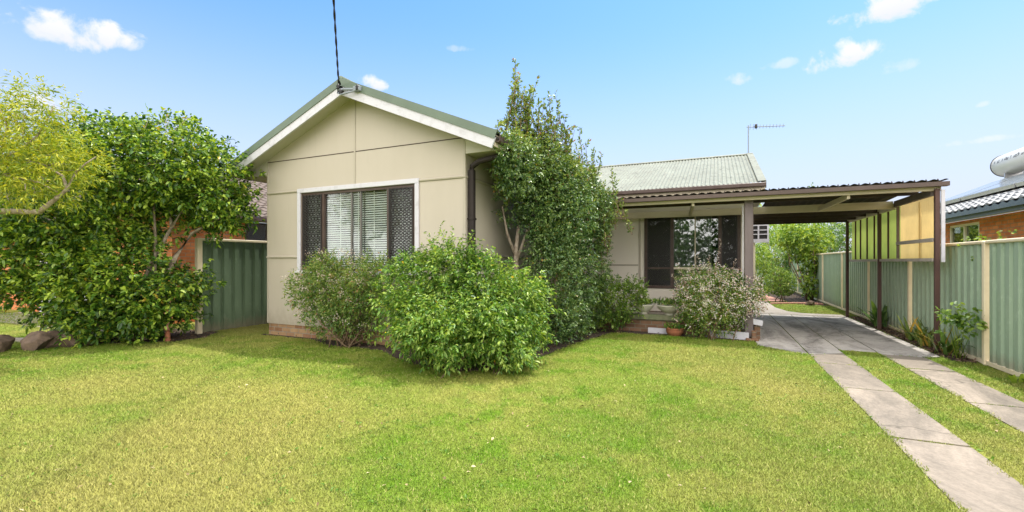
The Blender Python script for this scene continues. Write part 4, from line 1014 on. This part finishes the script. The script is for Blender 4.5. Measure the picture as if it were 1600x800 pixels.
mb = MB(); mb.lathe((c_[0], c_[1], .19), [(.02, 0), (.06, .03), (.075, .07), (.055, .10), (.03, .13), (.035, .17), (.012, .2)], 14); mb.build('head', M['ceramic_pink'], go, True)

# ------------------------------------------------------------------ shrubs and trees
def E(px, py, d, rx, ry, rd=None, w=1.0):
    k = d/711.0
    return (at(px, py, d), (rx*k, (rd if rd else rx*k*.8), ry*k), w)
r = np.random.default_rng(5)

# big glossy hedge tree on the left
ht = thing('hedge_tree', tuple(at(205, 528, 8.7)*[1, 1, 0]), 'large glossy dark green hedge tree with several trunks left of the house', 'tree')
ells = [E(230, 270, 8.8, 112, 78, 1.1), E(318, 290, 9.0, 68, 72, .8), E(130, 330, 8.6, 130, 90, 1.1), E(66, 392, 8.4, 68, 72, .8), E(190, 440, 8.6, 120, 85, 1.0), E(250, 474, 8.8, 50, 46, .65),
        E(172, 500, 8.6, 78, 28, .6), E(350, 322, 9.0, 38, 34, .5), E(18, 440, 8.3, 28, 36, .4), E(112, 462, 8.4, 54, 34, .5, 1.2), E(180, 235, 8.8, 60, 45, .7)]
P, O = blob_points(ells, 5600, r, .30, .22, 4, ground=.12)
def pix(Q):
    q = Q-np.array([0, 0, H_EYE]); d = q@FWD; return 800+711*(q@RGT)/d, 409-711*q[:, 2]/d
def gap(Q):
    x, y = pix(Q); hole = ((x-300)/52)**2+((y-398)/30)**2 < 1          # the open middle where the trunks show
    return ~((vnoise(Q, 2.6, 17) < -.66) | hole)
m_ = gap(P); P, O = P[m_], O[m_]
PC, OC = clump(P, O, 560, 4, .10, r)
tri_mesh('crown', *cat(sprays(P, O, r, 9, .22, .088, .046, .35, .6, .9, .2, .15, .9, True), sprays(PC+OC*.08, OC, r, 9, .16, .092, .050, .3, .6, .95, .2, .15, 1.1, True)), M['leaf_hedge'], ht)
mb = MB(); B0 = at(205, 528, 8.7)*[1, 1, 0]
for pts, rd in (([(205, 530), (212, 470), (235, 415), (268, 355), (262, 300)], .055), ([(225, 530), (250, 450), (275, 400), (300, 365), (345, 340)], .06), ([(240, 470), (243, 380), (240, 320), (255, 270)], .035),
                ([(190, 530), (170, 460), (140, 390), (110, 330)], .05), ([(200, 520), (195, 430), (200, 340), (210, 240)], .05), ([(180, 528), (120, 480), (60, 430)], .035), ([(268, 355), (290, 320), (330, 285)], .03),
                ([(262, 300), (265, 250), (275, 200)], .018), ([(210, 240), (225, 205), (232, 185)], .01), ([(275, 200), (285, 192), (300, 180)], .006), ([(262, 215), (258, 195), (262, 178)], .006)):
    q = [at(x, y, 8.55+.08*i) for i, (x, y) in enumerate(pts)]
    mb.tube(q, [rd*(1-.6*i/(len(q)-1)) for i in range(len(q))], 7)
for i in r.choice(len(P), 60): 
    mb.tube([P[i]*.6+B0*.1+at(220, 330, 8.8)*.3, P[i]], [.012, .004], 5)
mb.build('trunk', M['bark_pale'], ht, True)

# pale yellow green tree reaching in from the left
yt = thing('yellow_tree', (-9.6, 1.9, 0), 'fine leaved yellow green tree with a bare crooked bough at the left edge', 'tree')
ells = [E(22, 205, 6.3, 72, 50, .8), E(82, 250, 6.4, 56, 46, .6), E(20, 280, 6.2, 70, 45, .7), E(122, 262, 6.5, 30, 30, .4), E(-60, 220, 6.2, 90, 85, 1.0), E(60, 165, 6.4, 40, 28, .5)]
P, O = blob_points(ells, 1500, r, .5, .25, 9)
tri_mesh('crown', *sprays(P, O, r, 9, .24, .085, .017, .15, .5, .8, .25, .1, .6), M['leaf_yellow'], yt)
mb = MB()
trunk = [np.array([-9.6, 1.9, -.05]), np.array([-9.5, 1.95, 1.2]), at(-60, 345, 6.3), at(-60, 290, 6.3)]
mb.tube(trunk, [.16, .14, .11, .07], 9)
for pts, rd in (([(-60, 345), (0, 330), (62, 331), (78, 318), (105, 296), (118, 270)], .05), ([(105, 296), (98, 275), (70, 258), (40, 250)], .022), ([(-60, 300), (0, 272), (60, 285), (90, 300)], .025),
                ([(-60, 290), (0, 245), (30, 238), (60, 210)], .03), ([(118, 270), (135, 255), (150, 245)], .016), ([(60, 210), (75, 185), (85, 165)], .012), ([(0, 245), (10, 205), (20, 165)], .02)):
    q = [at(x, y, 6.3) for x, y in pts]; mb.tube(q, [rd*(1-.65*i/(len(q)-1)) for i in range(len(q))], 7)
for i in r.choice(len(P), 45): mb.tube([P[i]*.65+at(40, 270, 6.3)*.35, P[i]], [.009, .003], 5)
mb.build('trunk', M['bark_pale'], yt, True)

# tall clipped hedge shrub on the corner of the wing
ts = thing('tall_shrub', (-2.95, 8.0, 0), 'tall dense dark green hedge shrub with loose shoots on top beside the gable wing', 'shrub')
def W(x, y, z, rx, ry, rz_, w=1.0): return ((x, y, z), (rx, ry, rz_), w)
def axis_blob(ells, n, rng, shell, rough, seed, keep=None, ground=.05):
    global RGT, FWD
    a, b = RGT, FWD; RGT, FWD = np.array([1., 0, 0]), np.array([0, 1., 0])
    out = blob_points(ells, n, rng, shell, rough, seed, ground, keep); RGT, FWD = a, b; return out
ells = [W(-2.75, 7.75, 1.1, .50, .60, 1.5, 1.3), W(-2.68, 8.5, 1.1, .50, .65, 1.5, 1.3), W(-2.58, 9.4, 1.1, .47, .65, 1.4, 1.3), W(-2.85, 7.8, 2.6, .58, .65, 1.0, 1.3), W(-2.72, 8.6, 2.5, .56, .7, .95, 1.3), W(-2.58, 9.4, 2.3, .48, .62, .80, 1.2),
        W(-3.2, 7.6, 3.1, .46, .5, .5), W(-2.95, 8.1, 3.0, .45, .5, .4), W(-2.75, 8.8, 2.75, .45, .5, .4), W(-3.36, 7.45, 2.5, .26, .3, .28, .6), W(-3.3, 7.4, 3.05, .34, .3, .36)]
P, O = axis_blob(ells, 7200, r, .22, .18, 6, outside_house)
P2, O2 = blob_points([E(842, 262, 8.2, 42, 42, .45), E(806, 262, 7.6, 30, 40, .4), E(796, 236, 7.25, 22, 20, .3), E(890, 296, 8.8, 42, 40, .5), E(930, 330, 9.3, 28, 46, .45), E(870, 330, 8.2, 52, 70, .5)], 2600, r, .25, .2, 7, .1, outside_house)
P = np.concatenate([P, P2]); O = np.concatenate([O, O2])
m_ = ~((P[:, 0] < -3.08) & (P[:, 2] < 2.15)); P, O = P[m_], O[m_]
m_ = (O[:, 2] > .35) & (P[:, 2] > 1.9) & (r.uniform(0, 1, len(P)) < .75)
tri_mesh('new_growth', *sprays(P[m_]+UPV*.05, O[m_], r, 7, .16, .055, .026, .5, .5, .85, .1, .18, .8, keep=outside_house), M['leaf_tip'], ts)
A1 = sprays(P, O, r, 11, .15, .052, .026, .35, .6, .85, .2, .18, .8, keep=outside_house)
tri_mesh('foliage', *A1, M['leaf_tall'], ts)
# loose upright shoots
mb = MB(); V = []; tops = [(805, 95, 7.9), (800, 135, 7.9), (815, 150, 8.0), (838, 128, 8.1), (842, 160, 8.1), (858, 150, 8.2), (868, 150, 8.3), (880, 178, 8.4), (893, 200, 8.5), (905, 205, 8.7), (915, 222, 8.9), (930, 235, 9.1), (940, 240, 9.2), (955, 265, 9.3), (962, 285, 9.4), (782, 190, 7.7), (778, 215, 7.6), (825, 175, 8.1), (790, 215, 7.8), (850, 185, 8.3), (870, 195, 8.5), (830, 140, 8.0), (810, 120, 7.9), (900, 230, 8.8), (885, 210, 8.6)]
tops += [(x+r.normal(0, 13), y+r.uniform(15, 60), d) for x, y, d in tops]+[(x+r.normal(0, 13), y+r.uniform(30, 80), d) for x, y, d in tops]+[(x+r.normal(0, 9), y+r.uniform(20, 90), d) for x, y, d in tops+tops if y < 185]+[(x+r.normal(0, 10), y+r.uniform(15, 50), d) for x, y, d in tops]
SP, SO = [], []
for x, y, d in tops:
    top = at(x, y, d); base = top+np.array([r.normal(0, .10), r.normal(0, .10), -(r.uniform(.7, 1.2) if x > 797 else r.uniform(.25, .4))])
    mid = (top+base)/2+r.normal(0, .04, 3); mb.tube([base, mid, top], [.009, .007, .003], 5)
    k = 17
    for s in np.linspace(.05, 1, k): SP.append(base*(1-s)**2+2*mid*s*(1-s)+top*s*s); SO.append(top-base)
mb.build('shoot', M['bark'], ts)
SP = np.array(SP); SO = unit(np.array(SO))
tri_mesh('shoot_foliage', *sprays(SP, SO, r, 5, .07, .072, .033, .2, .5, 1.0, .0, .15, .6), M['leaf_tip'], ts)
mb = MB()
for pts, rd in (([(-3.28, 7.55, -.05), (-3.28, 7.5, .9), (-3.30, 7.5, 1.7), (-3.25, 7.6, 2.4)], .06), ([(-3.3, 7.5, 1.6), (-3.42, 7.4, 2.0), (-3.5, 7.35, 2.5)], .03), ([(-3.29, 7.5, 1.5), (-3.1, 7.6, 2.1), (-2.9, 7.8, 2.9)], .035),
                ([(-2.8, 8.2, -.05), (-2.8, 8.25, 1.2), (-2.8, 8.3, 2.6)], .05), ([(-2.65, 9.1, -.05), (-2.65, 9.1, 1.3), (-2.7, 9.1, 2.4)], .05)):
    mb.tube(pts, [rd*(1-.5*i/(len(pts)-1)) for i in range(len(pts))], 8)
mb.build('trunk', M['bark_pale'], ts, True)

# fresh green rounded bush at the corner
fbz = thing('green_bush', (-3.45, 5.95, 0), 'bright green rounded bush with feathery leaves in front of the house corner', 'bush')
ells = [E(722, 500, 6.5, 86, 58, .65, 1.2), E(655, 438, 6.9, 36, 32, .38), E(704, 424, 6.8, 34, 30, .38), E(758, 442, 6.7, 38, 26, .42), E(806, 470, 6.7, 30, 34, .42), E(622, 478, 6.8, 20, 40, .3), E(690, 526, 6.2, 48, 36, .42), E(770, 530, 6.3, 46, 34, .42), E(652, 498, 6.4, 36, 40, .34), E(822, 510, 6.7, 18, 28, .3)]
P, O = blob_points(ells, 3400, r, .24, .30, 12, .18, outside_house)
lo = P[:, 2] > .16+.12*vnoise(P, 4, 3); P, O = P[lo], O[lo]
up = np.where(P[:, 2:3] > 1.0, .55, .1)
A1 = sprays(P[::3], (O+UPV*up*.6)[::3], r, 12, .22, .054, .022, -.02, .7, .75, .25, .15, .7, keep=outside_house, ground=.05)
PC, OC = clump(P, O, 330, 8, .085, r); m_ = outside_house(PC); PC, OC = PC[m_]+OC[m_]*.06, OC[m_]
A1 = cat(A1, sprays(PC, OC+UPV*np.where(PC[:, 2:3] > 1.0, .35, -.05), r, 13, .22, .066, .029, -.05, .75, .9, .3, .15, 1.1, keep=outside_house, ground=.1, rnd=.3))
tri_mesh('foliage', *A1, M['leaf_fresh'], fbz)
up_ = np.where((O[:, 2] > .45) & (P[:, 2] > 1.15))[0]; mb = MB(); SP, SO = [], []
for i in r.choice(up_, 46):
    d_ = unit(O[i]*.5+UPV*.9+r.normal(0, .25, 3)); ln_ = r.uniform(.18, .42); e_ = P[i]+d_*ln_+np.array([0, 0, -.05]); mb.tube([P[i], P[i]+d_*ln_*.55, e_], [.005, .004, .0015], 5)
    for s_ in np.linspace(.15, 1, 7): SP.append(P[i]+(e_-P[i])*s_); SO.append(d_)
mb.build('shoot', M['leaf_fresh'], fbz)
tri_mesh('shoot_foliage', *sprays(np.array(SP), np.array(SO), r, 5, .05, .055, .022, .1, .5, 1.1, .1, .15, .8, keep=outside_house), M['leaf_fresh'], fbz)
stems('stem', (-3.4, 5.75, 0), P, r, fbz, M['bark'], 60, .0085, .42, .35, 5)

# pinkish bush under the window
pb = thing('pinkish_bush', (-5.95, 6.1, 0), 'loose bush with pale pink flower clusters under the front window', 'bush')
ells = [E(530, 440, 8.2, 64, 36, .32), E(492, 455, 8.3, 44, 30, .28), E(560, 475, 8.0, 48, 44, .32), E(520, 490, 8.2, 44, 30, .25), E(510, 415, 8.3, 30, 16, .2), E(585, 440, 7.8, 34, 36, .3)]
P, O = blob_points(ells, 2100, r, .35, .2, 14, .22, outside_house)
tri_mesh('foliage', *sprays(P, O, r, 10, .18, .054, .023, .2, .6, .8, .2, .15, .6, keep=outside_house), M['leaf_pinkish'], pb)
P_, O_ = blob_points(ells, 130, r, .08, .2, 14, .4, outside_house); k = np.arange(len(P_)); Q = np.repeat(P_+O_*.10, 14, 0)+r.normal(0, .035, (len(P_)*14, 3)); m = outside_house(Q); Q = Q[m]
o = tri_mesh('blossom', *leaf_arrays(Q+UPV*.05, r.normal(0, 1, (len(Q), 3)), np.full(len(Q), .028), np.full(len(Q), .02), r, .1), M['petal_pale'], pb); o['kind'] = 'stuff'
stems('stem', (-5.95, 6.12, 0), P, r, pb, M['bark'], 22, .016, .10, .3, 6)

# white-flowered bush in front of the verandah
ab = thing('flowering_bush', (-.1, 9.7, 0), 'dense bush covered in small white and pink flowers in front of the verandah window', 'bush')
ells = [E(1118, 464, 9.1, 58, 38, .55, 1.3), E(1084, 462, 9.1, 24, 30, .35), E(1154, 462, 9.0, 33, 36, .4), E(1110, 500, 9.0, 42, 24, .4), E(1112, 436, 9.1, 42, 14, .3)]
P, O = blob_points(ells, 2300, r, .20, .18, 21, .12)
tri_mesh('foliage', *sprays(P, O, r, 10, .18, .046, .022, .25, .6, .85, .2, .15, .7), M['leaf_abelia'], ab)
PF, OF = blob_points(ells, 930, r, .08, .20, 21, .25); s_ = (PF[:, 2] > .55) | (r.uniform(0, 1, len(PF)) < .3); PF, OF = PF[s_], OF[s_]
Q = np.repeat(PF+OF*.12, 8, 0)+r.normal(0, .028, (len(PF)*8, 3))
o = tri_mesh('blossom', *leaf_arrays(Q, r.normal(0, 1, (len(Q), 3)), r.uniform(.024, .040, len(Q)), np.full(len(Q), .026), r, .0), M['petal'], ab); o['kind'] = 'stuff'
stems('stem', (-.1, 9.72, 0), P, r, ab, M['bark'], 22, .014, .2, .3, 6)
mb = MB(); SP, SO = [], []
for tp_, bs in (((1127, 376), (1118, 425)), ((1090, 400), (1092, 430)), ((1148, 408), (1142, 440)), ((1060, 412), (1070, 445)), ((1108, 402), (1110, 430)), ((1178, 432), (1165, 455)), ((1050, 430), (1062, 452))):
    a_, b_ = at(*bs, 9.0), at(*tp_, 8.95); mb.tube([a_, (a_+b_)/2+r.normal(0, .02, 3), b_], [.006, .005, .002], 5)
    for s in np.linspace(0, 1, 12): SP.append(a_*(1-s)+b_*s); SO.append(b_-a_)
mb.build('shoot', M['bark'], ab)
tri_mesh('shoot_foliage', *sprays(np.array(SP), unit(np.array(SO)), r, 3, .05, .035, .018, .1, .5, 1.0, .1, .15), M['petal_pale'], ab)

# low leafy shrub between the hedge and the bowls
sb = thing('leafy_shrub', (-2.0, 9.85, 0), 'low leafy green shrub between the tall hedge and the stone bowls', 'shrub')
ells = [E(968, 468, 9.7, 36, 36, .4), E(990, 458, 9.7, 22, 24, .3), E(955, 492, 9.6, 30, 20, .3), E(945, 455, 9.6, 20, 24, .3)]
P, O = blob_points(ells, 620, r, .3, .22, 24, .1)
tri_mesh('foliage', *sprays(P, O, r, 9, .14, .062, .028, .3, .6, .85, .2, .15, .8), M['leaf_olive'], sb)
stems('stem', (-2.0, 9.85, 0), P, r, sb, M['bark'], 12, .012, .1, .2, 6)

# strap-leaved clumps along the fence
def strap(c, n, h, rng, mb_w=.045):
    V, F = [], []; b = 0
    for i in range(n):
        a = rng.uniform(0, 6.283); le = h*rng.uniform(.7, 1.2); w = mb_w*rng.uniform(.7, 1.2); out = rng.uniform(.35, 1.0)
        d = np.array([math.cos(a), math.sin(a), 0]); s = np.array([-math.sin(a), math.cos(a), 0]); p0 = np.array(c)+np.array([rng.normal(0, .05), rng.normal(0, .07), 0])
        k = 6
        for j in range(k):
            t_ = j/(k-1); p = p0+d*(out*le*t_)+UPV*(le*(t_*1.25-.85*t_*t_*out)); ww = w*(1-.15*(1-t_))*(1-t_**3)*.5+.001
            V += [p-s*ww, p+s*ww+UPV*.003]
        for j in range(k-1): F += [(b+2*j, b+2*j+1, b+2*j+3), (b+2*j, b+2*j+3, b+2*j+2)]
        b += 2*k
    return np.array(V), np.array(F)
r2 = np.random.default_rng(77)
for (x, y, n_, h_, lb) in ((3.36, 9.55, 26, .52, 'strap leaved plant with yellowing leaves around the front carport post'), (3.38, 10.35, 30, .55, 'dense strap leaved plant behind the front carport post'), (3.38, 11.05, 22, .5, 'strap leaved plant halfway between two carport posts, touching the dense clump')):
    t = thing('strap_plant', (x, y, 0), lb, 'plant', 'strap leaved plants along the fence')
    tri_mesh('leaves', *strap((x, y, .0), n_, h_, r2), M['leaf_strap'], t)
t = thing('broadleaf_plant', (3.4, 12.9, 0), 'dark broad leaved plant at the fence between the second and third carport posts', 'plant')
tri_mesh('leaves', *strap((3.4, 12.95, 0), 30, .62, r2, .085), M['leaf_back_dark'], t)
t = thing('weed', (3.42, 7.65, 0), 'small bright weed at the foot of the fence near the right edge', 'plant')
tri_mesh('leaves', *strap((3.44, 7.7, 0), 16, .16, r2, .05), M['leaf_back'], t)
t = thing('leafy_plant', (3.40, 9.25, 0), 'tall pale green leafy plant against the fence right of the front carport post', 'plant')
ells = [E(1495, 490, 6.75, 30, 16, .14), E(1512, 505, 6.7, 22, 16, .12), E(1488, 505, 6.75, 16, 20, .12), E(1525, 512, 6.6, 12, 8, .08)]
P, O = blob_points(ells, 48, r2, .4, .2, 5); 
tri_mesh('foliage', *sprays(P, O, r2, 5, .10, .085, .045, .2, .4, 1.0, .1, .1, 1.2, True), M['leaf_olive'], t)
stems('stem', (3.40, 9.25, 0), P, r2, t, M['leaf_back'], 14, .007, .03, .05, 5)
# creeper tips showing over the right fence
t = thing('creeper', (3.75, 11.5, 0), 'pale green creeper tips showing above the right fence', 'plant')
P = np.stack([r2.normal(3.72, .07, 110), np.concatenate([r2.normal(9.3, .28, 40), r2.normal(11.2, .3, 40), r2.normal(12.6, .25, 30)]), r2.uniform(1.5, 1.92, 110)], 1)
tri_mesh('foliage', *sprays(P, np.tile(UPV, (110, 1)), r2, 6, .08, .05, .03, .3, .4, 1.0, .1, .1, .8), M['leaf_back'], t)

# back yard: clipped hedge, climber, flowering shrub, trees
cb = thing('clipped_hedge', tuple(at(1220, 462, 16.9)*[1, 1, 0]), 'small clipped round hedge at the end of the brick path', 'hedge')
ells = [E(1216, 440, 16.9, 16, 20, .42), E(1227, 442, 16.9, 13, 18, .42)]
P, O = blob_points(ells, 620, r2, .12, .06, 4, .03)
tri_mesh('foliage', *sprays(P, O, r2, 9, .08, .055, .03, .3, .7, .8, .1, .1, .6), M['leaf_olive'], cb)
stems('stem', tuple(at(1220, 462, 16.9)*[1, 1, 0]), P, r2, cb, M['bark'], 6, .02, .1, .2, 5)
ct = thing('fence_tree', tuple(at(1266, 472, 17.5)*[1, 1, 0]), 'slender leafy tree standing against the green fence behind the carport', 'tree')
ells = [E(1255, 382, 18, 26, 26, .8), E(1240, 368, 18.4, 22, 14, .7), E(1266, 412, 17.8, 13, 26, .35), E(1266, 445, 17.6, 9, 24, .25), E(1275, 375, 18.5, 18, 20, .7)]
P, O = blob_points(ells, 700, r2, .4, .25, 8)
tri_mesh('crown', *sprays(P, O, r2, 8, .22, .13, .06, .2, .5, .9, .25, .15, .8, True), M['leaf_back'], ct)
stems('trunk', tuple(at(1268, 472, 17.6)*[1, 1, 0]), P, r2, ct, M['bark'], 9, .04, .05, .3, 6)
for (ell, mname, base, n_, lb, kind) in (
    ([E(1188, 420, 22, 13, 34, .8), E(1180, 400, 22, 14, 22, .8)], 'leaf_back', (1188, 462, 22), 380, 'yellow green upright shrub beside the white post behind the house', 'shrub'),
    ([E(1296, 380, 25, 40, 28, 1.6), E(1320, 372, 25.5, 36, 30, 1.6), E(1285, 395, 24.5, 24, 20, 1.0)], 'leaf_back_dark', (1300, 440, 25), 700, 'dark green tree behind the fence at the end of the carport', 'tree'),
    ([E(1222, 370, 27, 34, 22, 1.6), E(1198, 385, 27, 22, 20, 1.3), E(1245, 360, 28, 30, 18, 1.4)], 'leaf_back', (1215, 436, 27), 650, 'light green tree in the far back yard', 'tree'),
    ([E(1206, 408, 25, 20, 18, .9), E(1222, 400, 25.5, 14, 16, .8)], 'leaf_pinkish', (1208, 440, 25), 300, 'greyish shrub below the light tree in the far back yard', 'shrub'),
    ([E(1245, 405, 24, 14, 22, .7), E(1236, 420, 24, 10, 16, .6)], 'leaf_back_dark', (1244, 442, 24), 280, 'dark narrow shrub behind the clipped hedge', 'shrub'),
    ([E(1262, 340, 34, 90, 40, 3.0), E(1180, 350, 34, 60, 40, 3.0), E(1340, 350, 34, 50, 36, 2.5)], 'leaf_back', (1260, 432, 34), 900, 'broad tree beyond the far back fence', 'tree')):
    b_ = at(*base)*[1, 1, 0]
    t = thing('garden_'+kind if kind == 'shrub' else 'background_tree', tuple(b_), lb, kind)
    P, O = blob_points(ell, n_, r2, .35, .25, 8)
    far = base[2] > 30
    tri_mesh('foliage' if kind == 'shrub' else 'crown', *sprays(P, O, r2, 8, .34 if far else .24, .2 if far else .12, .1 if far else .055, .2, .5, .9, .2, .1, .7), M[mname], t)
    stems('stem' if kind == 'shrub' else 'trunk', tuple(b_), P, r2, t, M['bark'], 6 if kind == 'shrub' else 9, .03 if kind == 'shrub' else .07, .05, .4, 6)
mb = MB()
for i in range(26):
    a = i/25; p = np.array([1.75+1.6*a, 18.4+.9*math.sin(a*2.2)*.6+.1*a, 0]); q = .06
    mb.box(p[0]-.028, p[0]+.028, p[1]-.11, p[1]+.11, 0, .055, .006)
setting(mb.build('brick_edging', M['brick_path']))

# trees across the street, behind the photographer, that the windows mirror
P, O = blob_points([((-7, -26, 4.5), (4.5, 3, 4.5)), ((4, -28, 5), (4, 3, 4.5)), ((13, -26, 3.5), (4, 3, 3.5)), ((-18, -24, 4), (4, 3, 4)), ((-2, -30, 3), (14, 2, 3))], 3500, r2, .4, .25, 8)
o = tri_mesh('street_trees', *sprays(P, O, r2, 8, .6, .45, .22, .2, .5, .9, .2, .1, .7), M['leaf_back_dark']); o['kind'] = 'stuff'
flat('road', [(-80, -16), (80, -16), (80, -8), (-80, -8)], .006, paint('asphalt', (.055, .055, .058, 1), None, 6, rough=.9))

# ------------------------------------------------------------------ camera
cam = bpy.data.cameras.new('camera'); co = bpy.data.objects.new('camera', cam); COL.objects.link(co)
cam.sensor_width = 36; cam.lens = 711/1600*36; cam.shift_y = 9/1600; cam.clip_start = .05; cam.clip_end = 600
co.location = (0, 0, H_EYE); co.rotation_euler = (R(90), 0, YAW); sc.camera = co

# ------------------------------------------------------------------ light: sun, sky, clouds at infinity
SUN_EL, SUN_AZ = R(72), R(32)       # azimuth measured from +Y towards +X: high sun behind the house
sd = bpy.data.lights.new('sun', 'SUN'); so = bpy.data.objects.new('sun', sd); COL.objects.link(so)
sd.energy = 2.4; sd.angle = R(1.4); sd.color = (1, .95, .87)
sv = Vector((math.sin(SUN_AZ)*math.cos(SUN_EL), math.cos(SUN_AZ)*math.cos(SUN_EL), math.sin(SUN_EL)))
so.rotation_euler = sv.to_track_quat('Z', 'Y').to_euler(); so.location = sv*40

w = bpy.data.worlds.new('World'); sc.world = w; w.use_nodes = True
nt = w.node_tree; nd = nt.nodes; lk = nt.links; nd.clear()
sky = nd.new('ShaderNodeTexSky'); sky.sky_type = 'NISHITA'; sky.sun_disc = False; sky.sun_elevation = SUN_EL; sky.sun_rotation = SUN_AZ
sky.altitude = 0; sky.air_density = 1.0; sky.dust_density = 1.2; sky.ozone_density = 1.0
tc = nd.new('ShaderNodeTexCoord'); V_ = tc.outputs['Generated']
def vm(op, a, b=None):
    n = nd.new('ShaderNodeVectorMath'); n.operation = op
    for i, q in enumerate((a, b)):
        if q is None: continue
        if hasattr(q, 'is_output'): lk.new(q, n.inputs[i])
        else: n.inputs[i].default_value = q
    return n.outputs['Value'] if op == 'DOT_PRODUCT' else n.outputs[0]
def ma(op, a, b=0.0, c=0.0, clamp=False):
    n = nd.new('ShaderNodeMath'); n.operation = op; n.use_clamp = clamp
    for i, q in enumerate((a, b, c)):
        if hasattr(q, 'is_output'): lk.new(q, n.inputs[i])
        else: n.inputs[i].default_value = q
    return n.outputs[0]
# haze whitening towards the horizon (a maritime summer sky)
sep = nd.new('ShaderNodeSeparateXYZ'); lk.new(V_, sep.inputs[0])
n1 = nd.new('ShaderNodeTexNoise'); n1.inputs['Scale'].default_value = 21; n1.inputs['Detail'].default_value = 9; n1.inputs['Roughness'].default_value = .6; n1.inputs['Distortion'].default_value = .3; lk.new(V_, n1.inputs['Vector'])
n2_ = nd.new('ShaderNodeTexNoise'); n2_.inputs['Scale'].default_value = 46; n2_.inputs['Detail'].default_value = 5; lk.new(V_, n2_.inputs['Vector'])
nz = ma('ADD', ma('MULTIPLY', ma('SUBTRACT', n1.outputs['Fac'], .5), 4.2), ma('MULTIPLY', ma('SUBTRACT', n2_.outputs['Fac'], .5), 1.1))
total = None; shade = None
for (px, py, rx, ry, dens) in ((100, 48, 62, 26, 1.15), (165, 58, 55, 20, 1.0), (70, 50, 34, 20, .9), (1318, 90, 56, 20, 1.2), (1395, 10, 66, 24, 1.3), (1308, 32, 26, 12, 1.0), (1150, 125, 22, 10, .6), (1222, 101, 26, 8, .45),
                               (580, 132, 24, 12, 1.0), (75, 165, 40, 16, .9), (1535, 220, 50, 6, .45), (1535, 163, 10, 5, .4), (718, 77, 28, 5, .3), (1390, 108, 30, 10, .3)):
    q = at(px, py, 1.0)-np.array([0, 0, H_EYE]); d_ = q/np.linalg.norm(q); e1 = unit(np.cross(d_, UPV)); e2 = np.cross(e1, d_)
    k = np.linalg.norm(q)*711.0
    dd = vm('DOT_PRODUCT', V_, tuple(d_)); a_ = ma('DIVIDE', vm('DOT_PRODUCT', V_, tuple(e1)), dd); b_ = ma('DIVIDE', vm('DOT_PRODUCT', V_, tuple(e2)), dd)
    a_ = ma('MULTIPLY', a_, k/rx/1.12); b_ = ma('MULTIPLY', b_, k/ry/1.3)
    # flat base: the lower half falls off faster
    bb = ma('MULTIPLY', b_, ma('ADD', 1.0, ma('MULTIPLY', ma('LESS_THAN', b_, 0.0), .35)))
    rr_ = ma('ADD', ma('MULTIPLY', a_, a_), ma('MULTIPLY', bb, bb))
    f_ = ma('ADD', ma('SUBTRACT', 1.0, rr_), ma('MULTIPLY', nz, .95))
    mr = nd.new('ShaderNodeMapRange'); mr.interpolation_type = 'SMOOTHSTEP'; mr.inputs[1].default_value = .15; mr.inputs[2].default_value = 1.15; mr.inputs[4].default_value = min(dens, 1.0); lk.new(f_, mr.inputs[0])
    g_ = ma('MULTIPLY', mr.outputs[0], ma('GREATER_THAN', dd, 0.2))
    g_ = ma('MULTIPLY', g_, ma('LESS_THAN', rr_, 3.0))
    total = g_ if total is None else ma('MAXIMUM', total, g_)
    sh = ma('MULTIPLY', g_, ma('MULTIPLY_ADD', b_, -.5, .35, True)); shade = sh if shade is None else ma('MAXIMUM', shade, sh)
SKYK = 0.13
hz = nd.new('ShaderNodeMapRange'); hz.interpolation_type = 'SMOOTHSTEP'; hz.inputs[1].default_value = .52; hz.inputs[2].default_value = .02; lk.new(sep.outputs[2], hz.inputs[0])
skyc = mixc(nt, 1.0, sky.outputs[0], (0.49, 0.765, 1.0, 1), 'MULTIPLY')
skyc = mixc(nt, hz.outputs[0], skyc, (2.8, 2.98, 3.5, 1))
# broad sunlit cloud over the street, behind the photographer, brightened as fill light
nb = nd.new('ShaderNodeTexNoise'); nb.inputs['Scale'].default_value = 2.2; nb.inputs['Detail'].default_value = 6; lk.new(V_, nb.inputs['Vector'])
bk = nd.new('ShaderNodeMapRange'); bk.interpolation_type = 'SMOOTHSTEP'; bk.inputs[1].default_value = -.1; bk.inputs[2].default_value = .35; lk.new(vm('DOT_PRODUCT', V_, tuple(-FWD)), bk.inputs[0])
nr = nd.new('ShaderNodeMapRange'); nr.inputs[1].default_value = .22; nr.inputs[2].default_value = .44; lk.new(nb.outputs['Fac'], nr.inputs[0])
ov = nd.new('ShaderNodeMapRange'); ov.interpolation_type = 'SMOOTHSTEP'; ov.inputs[1].default_value = .58; ov.inputs[2].default_value = .85; ov.inputs[4].default_value = .7; lk.new(sep.outputs[2], ov.inputs[0])  # bright haze overhead, out of view, added for soft fill light
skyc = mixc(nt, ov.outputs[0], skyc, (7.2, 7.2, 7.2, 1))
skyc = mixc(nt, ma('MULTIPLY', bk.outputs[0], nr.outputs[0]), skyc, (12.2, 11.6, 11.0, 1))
cloudc = mixc(nt, shade, (3.7, 3.7, 3.75, 1), (2.75, 2.9, 3.25, 1))
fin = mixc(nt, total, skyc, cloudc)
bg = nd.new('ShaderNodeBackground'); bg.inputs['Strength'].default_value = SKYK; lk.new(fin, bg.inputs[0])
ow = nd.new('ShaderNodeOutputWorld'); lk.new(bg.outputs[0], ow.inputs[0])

sc.view_settings.view_transform = 'Standard'; sc.view_settings.look = 'None'; sc.view_settings.gamma = 1.0
sc.view_settings.use_curve_mapping = False; sc.view_settings.exposure = 1.15
sc.cycles.max_bounces = 8; sc.cycles.transparent_max_bounces = 12; sc.cycles.diffuse_bounces = 4
sc.cycles.use_denoising = True
